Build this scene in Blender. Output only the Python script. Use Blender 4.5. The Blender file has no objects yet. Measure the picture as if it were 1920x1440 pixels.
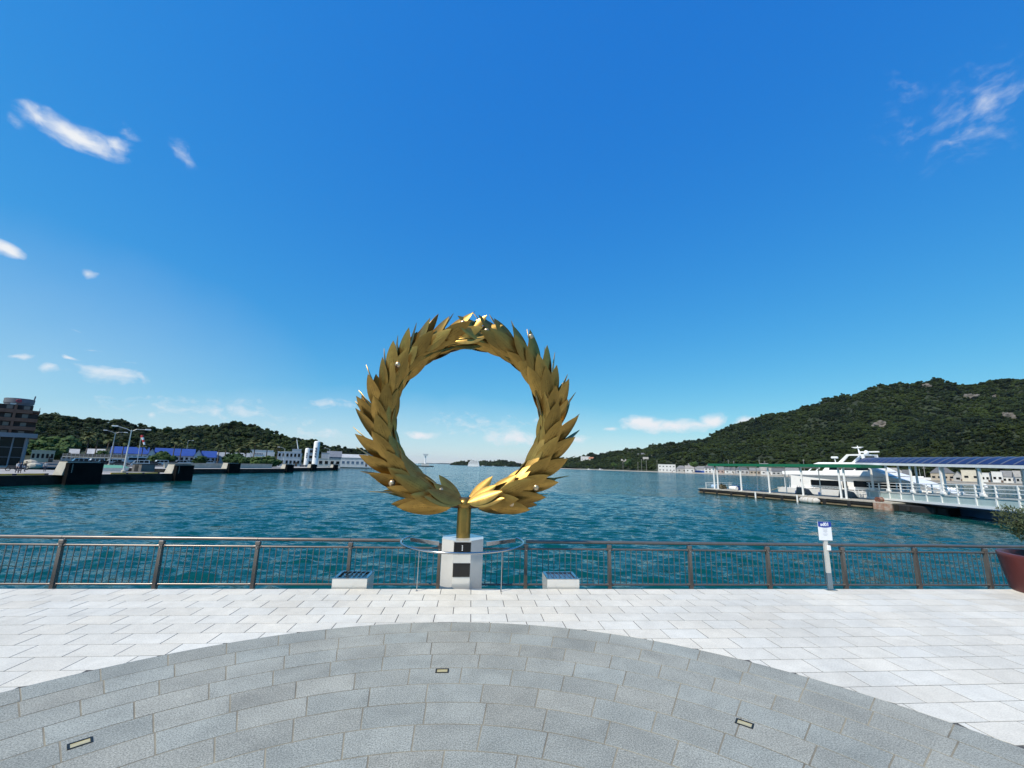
import bpy, bmesh, math, random
import numpy as np
from math import sin, cos, pi, radians, sqrt, atan2
from mathutils import Vector, Matrix, noise as mnoise
random.seed(7)
rng = np.random.default_rng(7)
scene = bpy.context.scene
COL = scene.collection

# ------------------------------------------------------------------ camera
CAM_H = 2.4
F_PX, YAW, PITCH, ROLL = 787.5, radians(5.11), radians(11.03), radians(1.49)
fw = Vector((sin(YAW)*cos(PITCH), cos(YAW)*cos(PITCH), sin(PITCH)))
r0 = Vector((cos(YAW), -sin(YAW), 0)); u0 = r0.cross(fw)
RT = r0*cos(ROLL) + u0*sin(ROLL); UP = u0*cos(ROLL) - r0*sin(ROLL)
camd = bpy.data.cameras.new('camera'); cam = bpy.data.objects.new('camera', camd); COL.objects.link(cam)
camd.sensor_width = 36; camd.lens = F_PX/1920*36; camd.clip_start = 0.05; camd.clip_end = 90000
M3 = Matrix((RT, UP, -fw)).transposed()
cam.matrix_world = Matrix.Translation((0, 0, CAM_H)) @ M3.to_4x4()
scene.camera = cam
def ray(px, py): return fw + RT*((px-960)/F_PX) - UP*((py-720)/F_PX)
def onY(px, py, Y):
    r = ray(px, py); return Vector((0, 0, CAM_H)) + r*(Y/r.y)
def onZ(px, py, z):
    r = ray(px, py); return Vector((0, 0, CAM_H)) + r*((z-CAM_H)/r.z)

# ------------------------------------------------------------------ world, sun, exposure
SUN_EL = radians(50); SUN_AZ = atan2(-.80, -.60)          # azimuth clockwise from +Y
sun_dir = Vector((sin(SUN_AZ)*cos(SUN_EL), cos(SUN_AZ)*cos(SUN_EL), sin(SUN_EL)))
sd = bpy.data.lights.new('sun', 'SUN'); sd.energy = 5.0; sd.angle = radians(.53); sd.color = (1, .905, .765)
sun = bpy.data.objects.new('sun', sd); COL.objects.link(sun)
sun.rotation_euler = (-sun_dir).to_track_quat('-Z', 'Y').to_euler(); sun.location = (-40, -30, 60)
vs = scene.view_settings
vs.view_transform = 'Standard'; vs.look = 'None'; vs.exposure = 0; vs.gamma = 1; vs.use_curve_mapping = False

world = bpy.data.worlds.new('World'); scene.world = world; world.use_nodes = True
def N(nt, typ, **kw):
    n = nt.nodes.new(typ)
    for k, v in kw.items():
        if k in n.inputs.keys() if isinstance(k, str) else False: n.inputs[k].default_value = v
        else: setattr(n, k, v)
    return n
SKY_CURVE = ((.80, 1.2), (.91, .69), (.92, .25))
def build_world():
    nt = world.node_tree; nt.nodes.clear(); L = nt.links.new
    out = N(nt, 'ShaderNodeOutputWorld'); bg = N(nt, 'ShaderNodeBackground'); L(bg.outputs[0], out.inputs[0])
    sky = N(nt, 'ShaderNodeTexSky', sky_type='NISHITA', sun_disc=False, sun_elevation=SUN_EL, sun_rotation=SUN_AZ,
            altitude=0, air_density=1.0, dust_density=.0, ozone_density=1.6)
    hs = N(nt, 'ShaderNodeHueSaturation'); hs.inputs['Saturation'].default_value = 1.22; hs.inputs['Value'].default_value = 1.0
    hs.inputs['Hue'].default_value = .5
    L(sky.outputs[0], hs.inputs['Color'])
    # one film-like tone curve per channel, the same in every direction
    sc_ = N(nt, 'ShaderNodeSeparateColor'); L(hs.outputs[0], sc_.inputs[0]); gr_ = N(nt, 'ShaderNodeCombineColor')
    for i, (k, g) in enumerate(SKY_CURVE):
        s1 = N(nt, 'ShaderNodeMath', operation='MULTIPLY'); L(sc_.outputs[i], s1.inputs[0]); s1.inputs[1].default_value = .1
        s2 = N(nt, 'ShaderNodeMath', operation='POWER'); L(s1.outputs[0], s2.inputs[0]); s2.inputs[1].default_value = g
        s3 = N(nt, 'ShaderNodeMath', operation='MULTIPLY'); L(s2.outputs[0], s3.inputs[0]); s3.inputs[1].default_value = k*10; L(s3.outputs[0], gr_.inputs[i])
    tc = N(nt, 'ShaderNodeTexCoord')
    sep = N(nt, 'ShaderNodeSeparateXYZ'); L(tc.outputs['Generated'], sep.inputs[0])
    az = N(nt, 'ShaderNodeMath', operation='ARCTAN2'); L(sep.outputs[0], az.inputs[0]); L(sep.outputs[1], az.inputs[1])
    el = N(nt, 'ShaderNodeMath', operation='ARCSINE'); L(sep.outputs[2], el.inputs[0])
    cmb = N(nt, 'ShaderNodeCombineXYZ'); L(az.outputs[0], cmb.inputs[0]); L(el.outputs[0], cmb.inputs[1])
    # wisps: warp the angular position with noise
    n1 = N(nt, 'ShaderNodeTexNoise'); n1.inputs['Scale'].default_value = 14; n1.inputs['Detail'].default_value = 3
    L(cmb.outputs[0], n1.inputs['Vector'])
    w1 = N(nt, 'ShaderNodeVectorMath', operation='SUBTRACT'); L(n1.outputs['Color'], w1.inputs[0]); w1.inputs[1].default_value = (.5, .5, .5)
    w2 = N(nt, 'ShaderNodeVectorMath', operation='MULTIPLY_ADD'); L(w1.outputs[0], w2.inputs[0]); w2.inputs[1].default_value = (.055, .038, 0)
    L(cmb.outputs[0], w2.inputs[2])
    nz = N(nt, 'ShaderNodeTexNoise'); nz.inputs['Scale'].default_value = 34; nz.inputs['Detail'].default_value = 5; nz.inputs['Roughness'].default_value = .55
    mp = N(nt, 'ShaderNodeMapping'); mp.inputs['Scale'].default_value = (1, 1.6, 1); L(w2.outputs[0], mp.inputs['Vector']); L(mp.outputs[0], nz.inputs['Vector'])
    acc = None
    def cloud(px, py, wpx, hpx, tilt, st):
        nonlocal acc
        d = ray(px, py).normalized(); a0 = atan2(d.x, d.y); e0 = math.asin(d.z)
        da = ray(px+wpx/2, py).normalized(); ra = max(abs(atan2(da.x, da.y)-a0), .004)
        de = ray(px, py-hpx/2).normalized(); re = max(abs(math.asin(de.z)-e0), .003)
        m = N(nt, 'ShaderNodeMapping', vector_type='TEXTURE'); L(w2.outputs[0], m.inputs['Vector'])
        m.inputs['Location'].default_value = (a0, e0, 0); m.inputs['Rotation'].default_value = (0, 0, radians(-tilt)); m.inputs['Scale'].default_value = (ra*1.45, re*1.45, 1)
        gr = N(nt, 'ShaderNodeTexGradient', gradient_type='SPHERICAL'); L(m.outputs[0], gr.inputs[0])
        mr = N(nt, 'ShaderNodeMath', operation='MULTIPLY'); L(gr.outputs['Fac'], mr.inputs[0]); mr.inputs[1].default_value = st*1.15
        if acc is None: acc = mr.outputs[0]
        else:
            mx = N(nt, 'ShaderNodeMath', operation='MAXIMUM'); L(acc, mx.inputs[0]); L(mr.outputs[0], mx.inputs[1]); acc = mx.outputs[0]
    for c in [(80, 222, 105, 46, 6, .8), (145, 252, 180, 54, 0, 1.0), (215, 270, 80, 34, -5, .8), (235, 240, 60, 24, 20, .42), (345, 292, 60, 36, 45, .5), (20, 226, 60, 30, 10, .45),
              (4, 470, 62, 30, 10, 1.25), (168, 512, 34, 14, 45, .6),
              (1835, 205, 250, 190, -35, .33), (1790, 270, 160, 90, -45, .28), (1690, 165, 90, 100, 0, .22), (1700, 235, 160, 120, -20, .20), (1900, 180, 120, 90, -30, .27),
              (1205, 794, 95, 30, 0, 1.3), (1265, 797, 120, 22, 0, 1.15), (1332, 786, 62, 24, -12, 1.25), (1300, 795, 90, 16, -10, 1.0), (1140, 804, 36, 12, -5, .75), (1400, 790, 70, 18, -20, .9), (1085, 826, 60, 22, 0, .6),
              (200, 702, 170, 40, 0, .78), (100, 697, 90, 20, 0, .55), (35, 667, 70, 14, 0, .72), (128, 673, 56, 12, 0, .68), (140, 617, 36, 8, 0, .5), (160, 652, 80, 10, 0, .4), (240, 682, 90, 8, 0, .42), (287, 783, 24, 14, -20, .62),
              (420, 775, 560, 70, 0, .50), (620, 758, 120, 28, 0, .6), (600, 815, 180, 40, 0, .6), (790, 816, 100, 18, 0, .95), (960, 822, 140, 34, 0, .92), (880, 800, 320, 70, 0, .48), (1010, 788, 26, 12, 0, .45)]:
        cloud(*c)
    ad = N(nt, 'ShaderNodeMath', operation='MULTIPLY_ADD'); L(nz.outputs['Fac'], ad.inputs[0]); ad.inputs[1].default_value = 1.25; L(acc, ad.inputs[2])
    sm = N(nt, 'ShaderNodeMapRange', interpolation_type='SMOOTHSTEP'); L(ad.outputs[0], sm.inputs[0])
    sm.inputs[1].default_value = .70; sm.inputs[2].default_value = 1.85; sm.inputs[3].default_value = 0; sm.inputs[4].default_value = 1
    cl_acc = acc; acc = None
    for c in [(40, 690, 900, 420, 0, .17), (560, 820, 1300, 150, 0, .26), (1050, 838, 800, 70, 0, .18)]: cloud(*c)
    veil = acc; acc = cl_acc
    gate = N(nt, 'ShaderNodeMapRange'); L(acc, gate.inputs[0]); gate.inputs[1].default_value = 0; gate.inputs[2].default_value = .3
    fac = N(nt, 'ShaderNodeMath', operation='MULTIPLY'); L(sm.outputs[0], fac.inputs[0]); L(gate.outputs[0], fac.inputs[1])
    fv = N(nt, 'ShaderNodeMath', operation='MAXIMUM'); L(fac.outputs[0], fv.inputs[0]); L(veil, fv.inputs[1])
    mix = N(nt, 'ShaderNodeMixRGB'); L(fv.outputs[0], mix.inputs[0]); L(gr_.outputs[0], mix.inputs[1])
    mix.inputs[2].default_value = (8.6, 8.9, 9.3, 1)
    L(mix.outputs[0], bg.inputs[0]); bg.inputs[1].default_value = .1
build_world()
world.cycles.sampling_method = 'MANUAL'; world.cycles.sample_map_resolution = 256
cy = scene.cycles; cy.max_bounces = 6; cy.diffuse_bounces = 3; cy.glossy_bounces = 4; cy.transmission_bounces = 4; cy.volume_bounces = 0; cy.use_adaptive_sampling = True; cy.adaptive_threshold = .02

# ------------------------------------------------------------------ materials
MATS = {}
def mat(name, col, rough=.6, metal=0., spec=.5, noise=None, bump=0, bscale=60, rnd=0., coord='Object', emit=None, alpha=None, coat=0):
    """noise=(scale, amount[, colour2]) mottles the base colour; rnd = brightness spread between objects"""
    if name in MATS: return MATS[name]
    m = bpy.data.materials.new(name); m.use_nodes = True; nt = m.node_tree; L = nt.links.new
    b = nt.nodes['Principled BSDF']
    b.inputs['Base Color'].default_value = (*col, 1); b.inputs['Roughness'].default_value = rough
    b.inputs['Metallic'].default_value = metal; b.inputs['Specular IOR Level'].default_value = spec
    if coat: b.inputs['Coat Weight'].default_value = coat; b.inputs['Coat Roughness'].default_value = .08
    cur = None
    tc = N(nt, 'ShaderNodeTexCoord')
    if noise:
        tx = N(nt, 'ShaderNodeTexNoise'); tx.inputs['Scale'].default_value = noise[0]; tx.inputs['Detail'].default_value = 6; tx.inputs['Roughness'].default_value = .65
        L(tc.outputs[coord], tx.inputs['Vector'])
        mr = N(nt, 'ShaderNodeMapRange'); L(tx.outputs['Fac'], mr.inputs[0]); mr.inputs[1].default_value = .3; mr.inputs[2].default_value = .7
        mx = N(nt, 'ShaderNodeMixRGB'); L(mr.outputs[0], mx.inputs[0])
        c2 = noise[2] if len(noise) > 2 else tuple(c*(1-noise[1]) for c in col)
        c1 = tuple(min(1, c*(1+noise[1]*.5)) for c in col) if len(noise) <= 2 else col
        mx.inputs[1].default_value = (*c1, 1); mx.inputs[2].default_value = (*c2, 1); cur = mx.outputs[0]
    if rnd:
        oi = N(nt, 'ShaderNodeObjectInfo'); mr = N(nt, 'ShaderNodeMapRange'); L(oi.outputs['Random'], mr.inputs[0])
        mr.inputs[3].default_value = 1-rnd; mr.inputs[4].default_value = 1+rnd
        ml = N(nt, 'ShaderNodeMixRGB', blend_type='MULTIPLY'); ml.inputs[0].default_value = 1
        if cur: L(cur, ml.inputs[1])
        else: ml.inputs[1].default_value = (*col, 1)
        L(mr.outputs[0], ml.inputs[2]); cur = ml.outputs[0]
    if cur: L(cur, b.inputs['Base Color'])
    if bump:
        bx = N(nt, 'ShaderNodeTexNoise'); bx.inputs['Scale'].default_value = bscale; bx.inputs['Detail'].default_value = 5
        L(tc.outputs[coord], bx.inputs['Vector'])
        bp = N(nt, 'ShaderNodeBump'); bp.inputs['Strength'].default_value = bump; bp.inputs['Distance'].default_value = .02
        L(bx.outputs['Fac'], bp.inputs['Height']); L(bp.outputs[0], b.inputs['Normal'])
    if alpha is not None: b.inputs['Alpha'].default_value = alpha
    if emit: b.inputs['Emission Color'].default_value = (*emit, 1); b.inputs['Emission Strength'].default_value = 1
    MATS[name] = m; return m

# ------------------------------------------------------------------ mesh helpers
class MB:
    """collects shapes for ONE mesh object"""
    def __init__(s): s.v = []; s.f = []
    def add(s, vs, fs):
        o = len(s.v); s.v += [tuple(v) for v in vs]; s.f += [tuple(i+o for i in f) for f in fs]; return s
    def box(s, x0, x1, y0, y1, z0, z1):
        return s.add([(x0,y0,z0),(x1,y0,z0),(x1,y1,z0),(x0,y1,z0),(x0,y0,z1),(x1,y0,z1),(x1,y1,z1),(x0,y1,z1)],
                     [(3,2,1,0),(4,5,6,7),(0,1,5,4),(1,2,6,5),(2,3,7,6),(3,0,4,7)])
    def bevbox(s, x0, x1, y0, y1, z0, z1, b):
        vs = []
        for (z, i) in ((z0, b), (z0+b, 0), (z1-b, 0), (z1, b)):
            k = i if i else 0
            X0, X1, Y0, Y1 = x0+k, x1-k, y0+k, y1-k; c = b if not i else b*.6
            vs += [(X0+c,Y0,z),(X1-c,Y0,z),(X1,Y0+c,z),(X1,Y1-c,z),(X1-c,Y1,z),(X0+c,Y1,z),(X0,Y1-c,z),(X0,Y0+c,z)]
        fs = [tuple(range(7, -1, -1)), tuple(range(24, 32))]
        for r in range(3):
            for i in range(8): fs.append((r*8+i, r*8+(i+1) % 8, r*8+8+(i+1) % 8, r*8+8+i))
        return s.add(vs, fs)
    def prism(s, poly, z0, z1):
        n = len(poly); vs = [(x, y, z0) for x, y in poly]+[(x, y, z1) for x, y in poly]
        a = sum(poly[i][0]*poly[(i+1) % n][1]-poly[(i+1) % n][0]*poly[i][1] for i in range(n))
        fs = [tuple(range(n))[::-1], tuple(range(n, 2*n))]+[(i, (i+1) % n, n+(i+1) % n, n+i) for i in range(n)]
        if a < 0: fs = [f[::-1] for f in fs]
        return s.add(vs, fs)
    def extr_y(s, poly, y0, y1):
        """polygon in (x,z), extruded along y"""
        n = len(poly); vs = [(x, y0, z) for x, z in poly]+[(x, y1, z) for x, z in poly]
        a = sum(poly[i][0]*poly[(i+1) % n][1]-poly[(i+1) % n][0]*poly[i][1] for i in range(n))
        fs = [tuple(range(n)), tuple(range(n, 2*n))[::-1]]+[((i+1) % n, i, n+i, n+(i+1) % n) for i in range(n)]
        if a < 0: fs = [f[::-1] for f in fs]
        return s.add(vs, fs)
    def tube(s, pts, r, n=8, close=False, cap=True):
        pts = [Vector(p) for p in pts]; m = len(pts); rs = r if hasattr(r, '__len__') else [r]*m
        vs = []; prev = None
        for i, p in enumerate(pts):
            a = pts[(i-1) % m] if (i or close) else p; b = pts[(i+1) % m] if (i < m-1 or close) else p
            t = (b-a).normalized()
            if prev is None: x = t.orthogonal().normalized()
            else: x = (prev-t*prev.dot(t)).normalized()
            prev = x; y = t.cross(x)
            vs += [p+(x*cos(2*pi*k/n)+y*sin(2*pi*k/n))*rs[i] for k in range(n)]
        fs = []
        for i in range(m if close else m-1):
            j = (i+1) % m
            fs += [(i*n+k, i*n+(k+1) % n, j*n+(k+1) % n, j*n+k) for k in range(n)]
        if cap and not close: fs += [tuple(range(n))[::-1], tuple(range((m-1)*n, m*n))]
        return s.add(vs, fs)
    def lathe(s, prof, n=24, c=(0, 0), cap=True):
        vs = []; m = len(prof)
        for r, z in prof: vs += [(c[0]+r*cos(2*pi*k/n), c[1]+r*sin(2*pi*k/n), z) for k in range(n)]
        fs = []
        for i in range(m-1): fs += [(i*n+k, i*n+(k+1) % n, (i+1)*n+(k+1) % n, (i+1)*n+k) for k in range(n)]
        if cap: fs += [tuple(range(n))[::-1], tuple(range((m-1)*n, m*n))]
        return s.add(vs, fs)
    def ball(s, c, r, nu=12, nv=8, sq=(1, 1, 1)):
        vs = [(c[0], c[1], c[2]-r*sq[2])]
        for i in range(1, nv):
            t = pi*i/nv
            vs += [(c[0]+r*sq[0]*sin(t)*cos(2*pi*k/nu), c[1]+r*sq[1]*sin(t)*sin(2*pi*k/nu), c[2]-r*sq[2]*cos(t)) for k in range(nu)]
        vs.append((c[0], c[1], c[2]+r*sq[2])); fs = []
        for k in range(nu): fs.append((0, 1+(k+1) % nu, 1+k))
        for i in range(nv-2): fs += [(1+i*nu+k, 1+i*nu+(k+1) % nu, 1+(i+1)*nu+(k+1) % nu, 1+(i+1)*nu+k) for k in range(nu)]
        e = len(vs)-1; o = 1+(nv-2)*nu
        for k in range(nu): fs.append((o+k, o+(k+1) % nu, e))
        return s.add(vs, fs)
    def mesh(s, name, m=None, smooth=None):
        me = bpy.data.meshes.new(name); me.from_pydata(s.v, [], s.f); me.update()
        if m: me.materials.append(m)
        if smooth is not None:
            me.shade_smooth(); me.set_sharp_from_angle(angle=radians(smooth))
        return me
    def build(s, name, m=None, parent=None, smooth=None, loc=None, rot=None):
        return link(name, s.mesh(name, m, smooth), parent, loc, rot)
def link(name, me, parent=None, loc=None, rot=None):
    o = bpy.data.objects.new(name, me); COL.objects.link(o)
    if parent: o.parent = parent
    if loc is not None: o.location = loc
    if rot is not None: o.rotation_euler = rot if hasattr(rot, '__len__') else (0, 0, rot)
    return o
def tag(o, label, cat=None, group=None, kind=None):
    if label: o['label'] = label
    if cat: o['category'] = cat
    if group: o['group'] = group
    if kind: o['kind'] = kind
    return o
def thing(name, label, cat, loc=(0, 0, 0), rotz=0, group=None):
    o = bpy.data.objects.new(name, None); COL.objects.link(o); o.empty_display_size = .3
    o.location = loc; o.rotation_euler = (0, 0, rotz)
    return tag(o, label, cat, group)
def struct(o, label=None): return tag(o, label, kind='structure')
def dup(root, loc, rotz=None, label=None, group=None, parent=None):
    r = root.copy(); COL.objects.link(r); r.location = loc
    if rotz is not None: r.rotation_euler = (0, 0, rotz)
    if label: r['label'] = label
    if group: r['group'] = group
    def rec(a, b):
        for ch in list(a.children):
            c = ch.copy(); COL.objects.link(c); c.parent = b; rec(ch, c)
    rec(root, r); return r
def kids(o):
    out = []
    for c in o.children: out.append(c); out += kids(c)
    return out
def recolour(root, old, new):
    for o in [root]+kids(root):
        if o.type == 'MESH':
            for sl in o.material_slots:
                if sl.material == old: sl.link = 'OBJECT'; sl.material = new
def fbm(x, y, z=0, H=.9, o=5): return mnoise.fractal(Vector((x, y, z)), H, 2.1, o)

# ================================================================== LARGE STRUCTURE
WATER = -2.0
# ------------------------------------------------------------------ sea
def sea_material():
    m = bpy.data.materials.new('sea_water'); m.use_nodes = True; nt = m.node_tree; L = nt.links.new
    b = nt.nodes['Principled BSDF']; b.inputs['Roughness'].default_value = .12; b.inputs['IOR'].default_value = 1.33
    b.inputs['Specular IOR Level'].default_value = .40
    g = N(nt, 'ShaderNodeNewGeometry')
    tx = N(nt, 'ShaderNodeTexNoise'); tx.inputs['Scale'].default_value = .018; tx.inputs['Detail'].default_value = 4; L(g.outputs['Position'], tx.inputs['Vector'])
    mx = N(nt, 'ShaderNodeMixRGB'); L(tx.outputs['Fac'], mx.inputs[0])
    mx.inputs[1].default_value = (.0010, .044, .045, 1); mx.inputs[2].default_value = (.0018, .070, .065, 1)
    L(mx.outputs[0], b.inputs['Base Color'])
    # wind ripples as slopes read straight from noise, so they hold at any distance
    vsum = g.outputs['Normal']
    pn = N(nt, 'ShaderNodeTexNoise'); pn.inputs['Scale'].default_value = .022; pn.inputs['Detail'].default_value = 3; pn.inputs['Distortion'].default_value = 1.2; L(g.outputs['Position'], pn.inputs['Vector'])
    gust = N(nt, 'ShaderNodeMapRange'); L(pn.outputs['Fac'], gust.inputs[0]); gust.inputs[1].default_value = .35; gust.inputs[2].default_value = .62; gust.inputs[3].default_value = .62; gust.inputs[4].default_value = 1.08
    for sc, st, k in ((1.0, .85, (.5, 1.2)), (2.9, 1.05, (.55, 1.15)), (8.5, .6, (.8, 1))):
        mp = N(nt, 'ShaderNodeMapping'); mp.inputs['Scale'].default_value = (k[0], k[1], 1); mp.inputs['Rotation'].default_value = (0, 0, .22); L(g.outputs['Position'], mp.inputs['Vector'])
        n = N(nt, 'ShaderNodeTexNoise'); n.inputs['Scale'].default_value = sc; n.inputs['Detail'].default_value = 2; n.inputs['Distortion'].default_value = .3; L(mp.outputs[0], n.inputs['Vector'])
        su = N(nt, 'ShaderNodeVectorMath', operation='SUBTRACT'); L(n.outputs['Color'], su.inputs[0]); su.inputs[1].default_value = (.5, .5, .5)
        sg = N(nt, 'ShaderNodeVectorMath', operation='SCALE'); L(su.outputs[0], sg.inputs[0]); L(gust.outputs[0], sg.inputs['Scale'])
        ma = N(nt, 'ShaderNodeVectorMath', operation='MULTIPLY_ADD'); L(sg.outputs[0], ma.inputs[0]); ma.inputs[1].default_value = (st*.6, st, 0); L(vsum, ma.inputs[2]); vsum = ma.outputs[0]
    nn = N(nt, 'ShaderNodeVectorMath', operation='NORMALIZE'); L(vsum, nn.inputs[0]); L(nn.outputs[0], b.inputs['Normal'])
    return m
def build_sea():
    # fan-shaped grid, fine near the plaza, out to the horizon; real waves near by
    na, nr = 560, 480
    az = np.linspace(radians(-78), radians(88), na)
    rr = np.concatenate([9.9*np.exp(np.arange(0, 330)*.0062), 9.9*np.exp(330*.0062)*np.exp(np.linspace(0, 1, 150)*np.log(30000/(9.9*np.exp(330*.0062))))])
    A, R = np.meshgrid(az, rr); X = R*np.sin(A); Y = R*np.cos(A); Z = np.full_like(X, 0.)
    step = np.gradient(rr)[:, None]
    for k in range(46):
        lam = .4*(2.2/.4)**rng.random(); th = radians(196)+rng.normal()*.5; amp = .0072*lam**.85
        kx, ky = 2*pi/lam*sin(th), 2*pi/lam*cos(th)
        fade = np.clip((lam/step-2.5)/3, 0, 1)
        ph = kx*X+ky*Y+rng.random()*6.28+.6*np.sin(X*.11+k)+.5*np.sin(Y*.13-k)
        Z += amp*fade*(np.sin(ph)+.25*np.sin(2*ph+.6))
    Z += WATER
    vs = np.stack([X, Y, Z], -1).reshape(-1, 3)
    i = np.arange((nr-1)*(na-1)); r, c = i//(na-1), i % (na-1); a = r*na+c
    fs = np.stack([a, a+1, a+na+1, a+na], -1)[:, ::-1]
    me = bpy.data.meshes.new('sea'); me.from_pydata(vs.tolist(), [], fs.tolist()); me.update(); me.shade_smooth()
    if me.polygons[0].normal.z < 0: me.flip_normals()
    me.materials.append(sea_material())
    struct(link('sea', me), 'teal blue harbour water with small wind ripples')
build_sea()

# ------------------------------------------------------------------ plaza
Y_EDGE = 8.92
CC = Vector((-.274, 1.052)); RC = 6.085
def granite(name, dark, mid, light, spk, blotch, rnd, tints, rough=.62):
    """speckled stone: fine grain, weather blotches that run across the joints, tone differences from piece to piece"""
    m = bpy.data.materials.new(name); m.use_nodes = True; nt = m.node_tree; L = nt.links.new
    b = nt.nodes['Principled BSDF']; b.inputs['Roughness'].default_value = rough; b.inputs['Specular IOR Level'].default_value = .3
    g = N(nt, 'ShaderNodeNewGeometry'); oi = N(nt, 'ShaderNodeObjectInfo')
    sp = N(nt, 'ShaderNodeTexNoise'); sp.inputs['Scale'].default_value = spk; sp.inputs['Detail'].default_value = 4; sp.inputs['Roughness'].default_value = .8; L(g.outputs['Position'], sp.inputs['Vector'])
    cr = N(nt, 'ShaderNodeValToRGB'); L(sp.outputs['Fac'], cr.inputs[0])
    e = cr.color_ramp; e.elements[0].position = .36; e.elements[0].color = (*dark, 1); e.elements[1].position = .63; e.elements[1].color = (*light, 1)
    k = e.elements.new(.5); k.color = (*mid, 1)
    cur = None
    for sc, lo, hi in blotch:
        bl = N(nt, 'ShaderNodeTexNoise'); bl.inputs['Scale'].default_value = sc; bl.inputs['Detail'].default_value = 6; bl.inputs['Roughness'].default_value = .6; bl.inputs['Distortion'].default_value = .6; L(g.outputs['Position'], bl.inputs['Vector'])
        m1 = N(nt, 'ShaderNodeMapRange'); L(bl.outputs['Fac'], m1.inputs[0]); m1.inputs[1].default_value = .32; m1.inputs[2].default_value = .62; m1.inputs[3].default_value = lo; m1.inputs[4].default_value = hi
        if cur is None: cur = m1.outputs[0]
        else:
            mu = N(nt, 'ShaderNodeMath', operation='MULTIPLY'); L(cur, mu.inputs[0]); L(m1.outputs[0], mu.inputs[1]); cur = mu.outputs[0]
    m2 = N(nt, 'ShaderNodeMapRange'); L(oi.outputs['Random'], m2.inputs[0]); m2.inputs[3].default_value = 1-rnd; m2.inputs[4].default_value = 1+rnd
    mu = N(nt, 'ShaderNodeMath', operation='MULTIPLY'); L(cur, mu.inputs[0]); L(m2.outputs[0], mu.inputs[1])
    mm = N(nt, 'ShaderNodeMixRGB', blend_type='MULTIPLY'); mm.inputs[0].default_value = 1; L(cr.outputs[0], mm.inputs[1]); L(mu.outputs[0], mm.inputs[2])
    tr = N(nt, 'ShaderNodeMath', operation='MULTIPLY'); L(oi.outputs['Random'], tr.inputs[0]); tr.inputs[1].default_value = 7.31
    fr_ = N(nt, 'ShaderNodeMath', operation='FRACT'); L(tr.outputs[0], fr_.inputs[0])
    tint = N(nt, 'ShaderNodeMixRGB'); L(fr_.outputs[0], tint.inputs[0]); tint.inputs[1].default_value = (*tints[0], 1); tint.inputs[2].default_value = (*tints[1], 1)
    m3 = N(nt, 'ShaderNodeMixRGB', blend_type='MULTIPLY'); m3.inputs[0].default_value = 1; L(mm.outputs[0], m3.inputs[1]); L(tint.outputs[0], m3.inputs[2])
    L(m3.outputs[0], b.inputs['Base Color'])
    bp = N(nt, 'ShaderNodeBump'); bp.inputs['Strength'].default_value = .35; bp.inputs['Distance'].default_value = .004; L(sp.outputs['Fac'], bp.inputs['Height']); L(bp.outputs[0], b.inputs['Normal'])
    return m
m_white = granite('pale_granite', (.54, .518, .445), (.66, .636, .555), (.73, .703, .62), 60, ((.5, .90, 1.05), (3.0, .93, 1.03), (9, .96, 1.02)), .05, ((1.02, 1, .965), (.985, 1, 1.01)))
m_grey = granite('grey_granite', (.13, .137, .125), (.288, .295, .262), (.46, .468, .415), 75, ((2.2, .88, 1.10), (.6, .92, 1.06)), .085, ((1.025, 1, .955), (.975, 1.0, .995)))
m_mortar = mat('sandy_joint', (.125, .113, .088), .95, noise=(.9, .8, (.36, .33, .24)))
m_dark_joint = mat('open_joint', (.085, .082, .078), .95, noise=(9, .3))
m_ledge = mat('quay_concrete', (.30, .295, .28), .85, noise=(3, .3), bump=.2, bscale=30)

plaza = MB().prism([(-20, -14), (22, -14), (22, Y_EDGE-.002), (-20, Y_EDGE-.002)], -.5, -.0024).build('plaza_base', m_dark_joint)
struct(plaza, 'bedding under the pale stone plaza')
ledge = MB().prism([(-20, Y_EDGE), (22, Y_EDGE), (22, 10.13), (-20, 10.13)], -3.5, -.42).build('quay_ledge', m_ledge); struct(ledge, 'lower concrete ledge that carries the railing')

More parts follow.
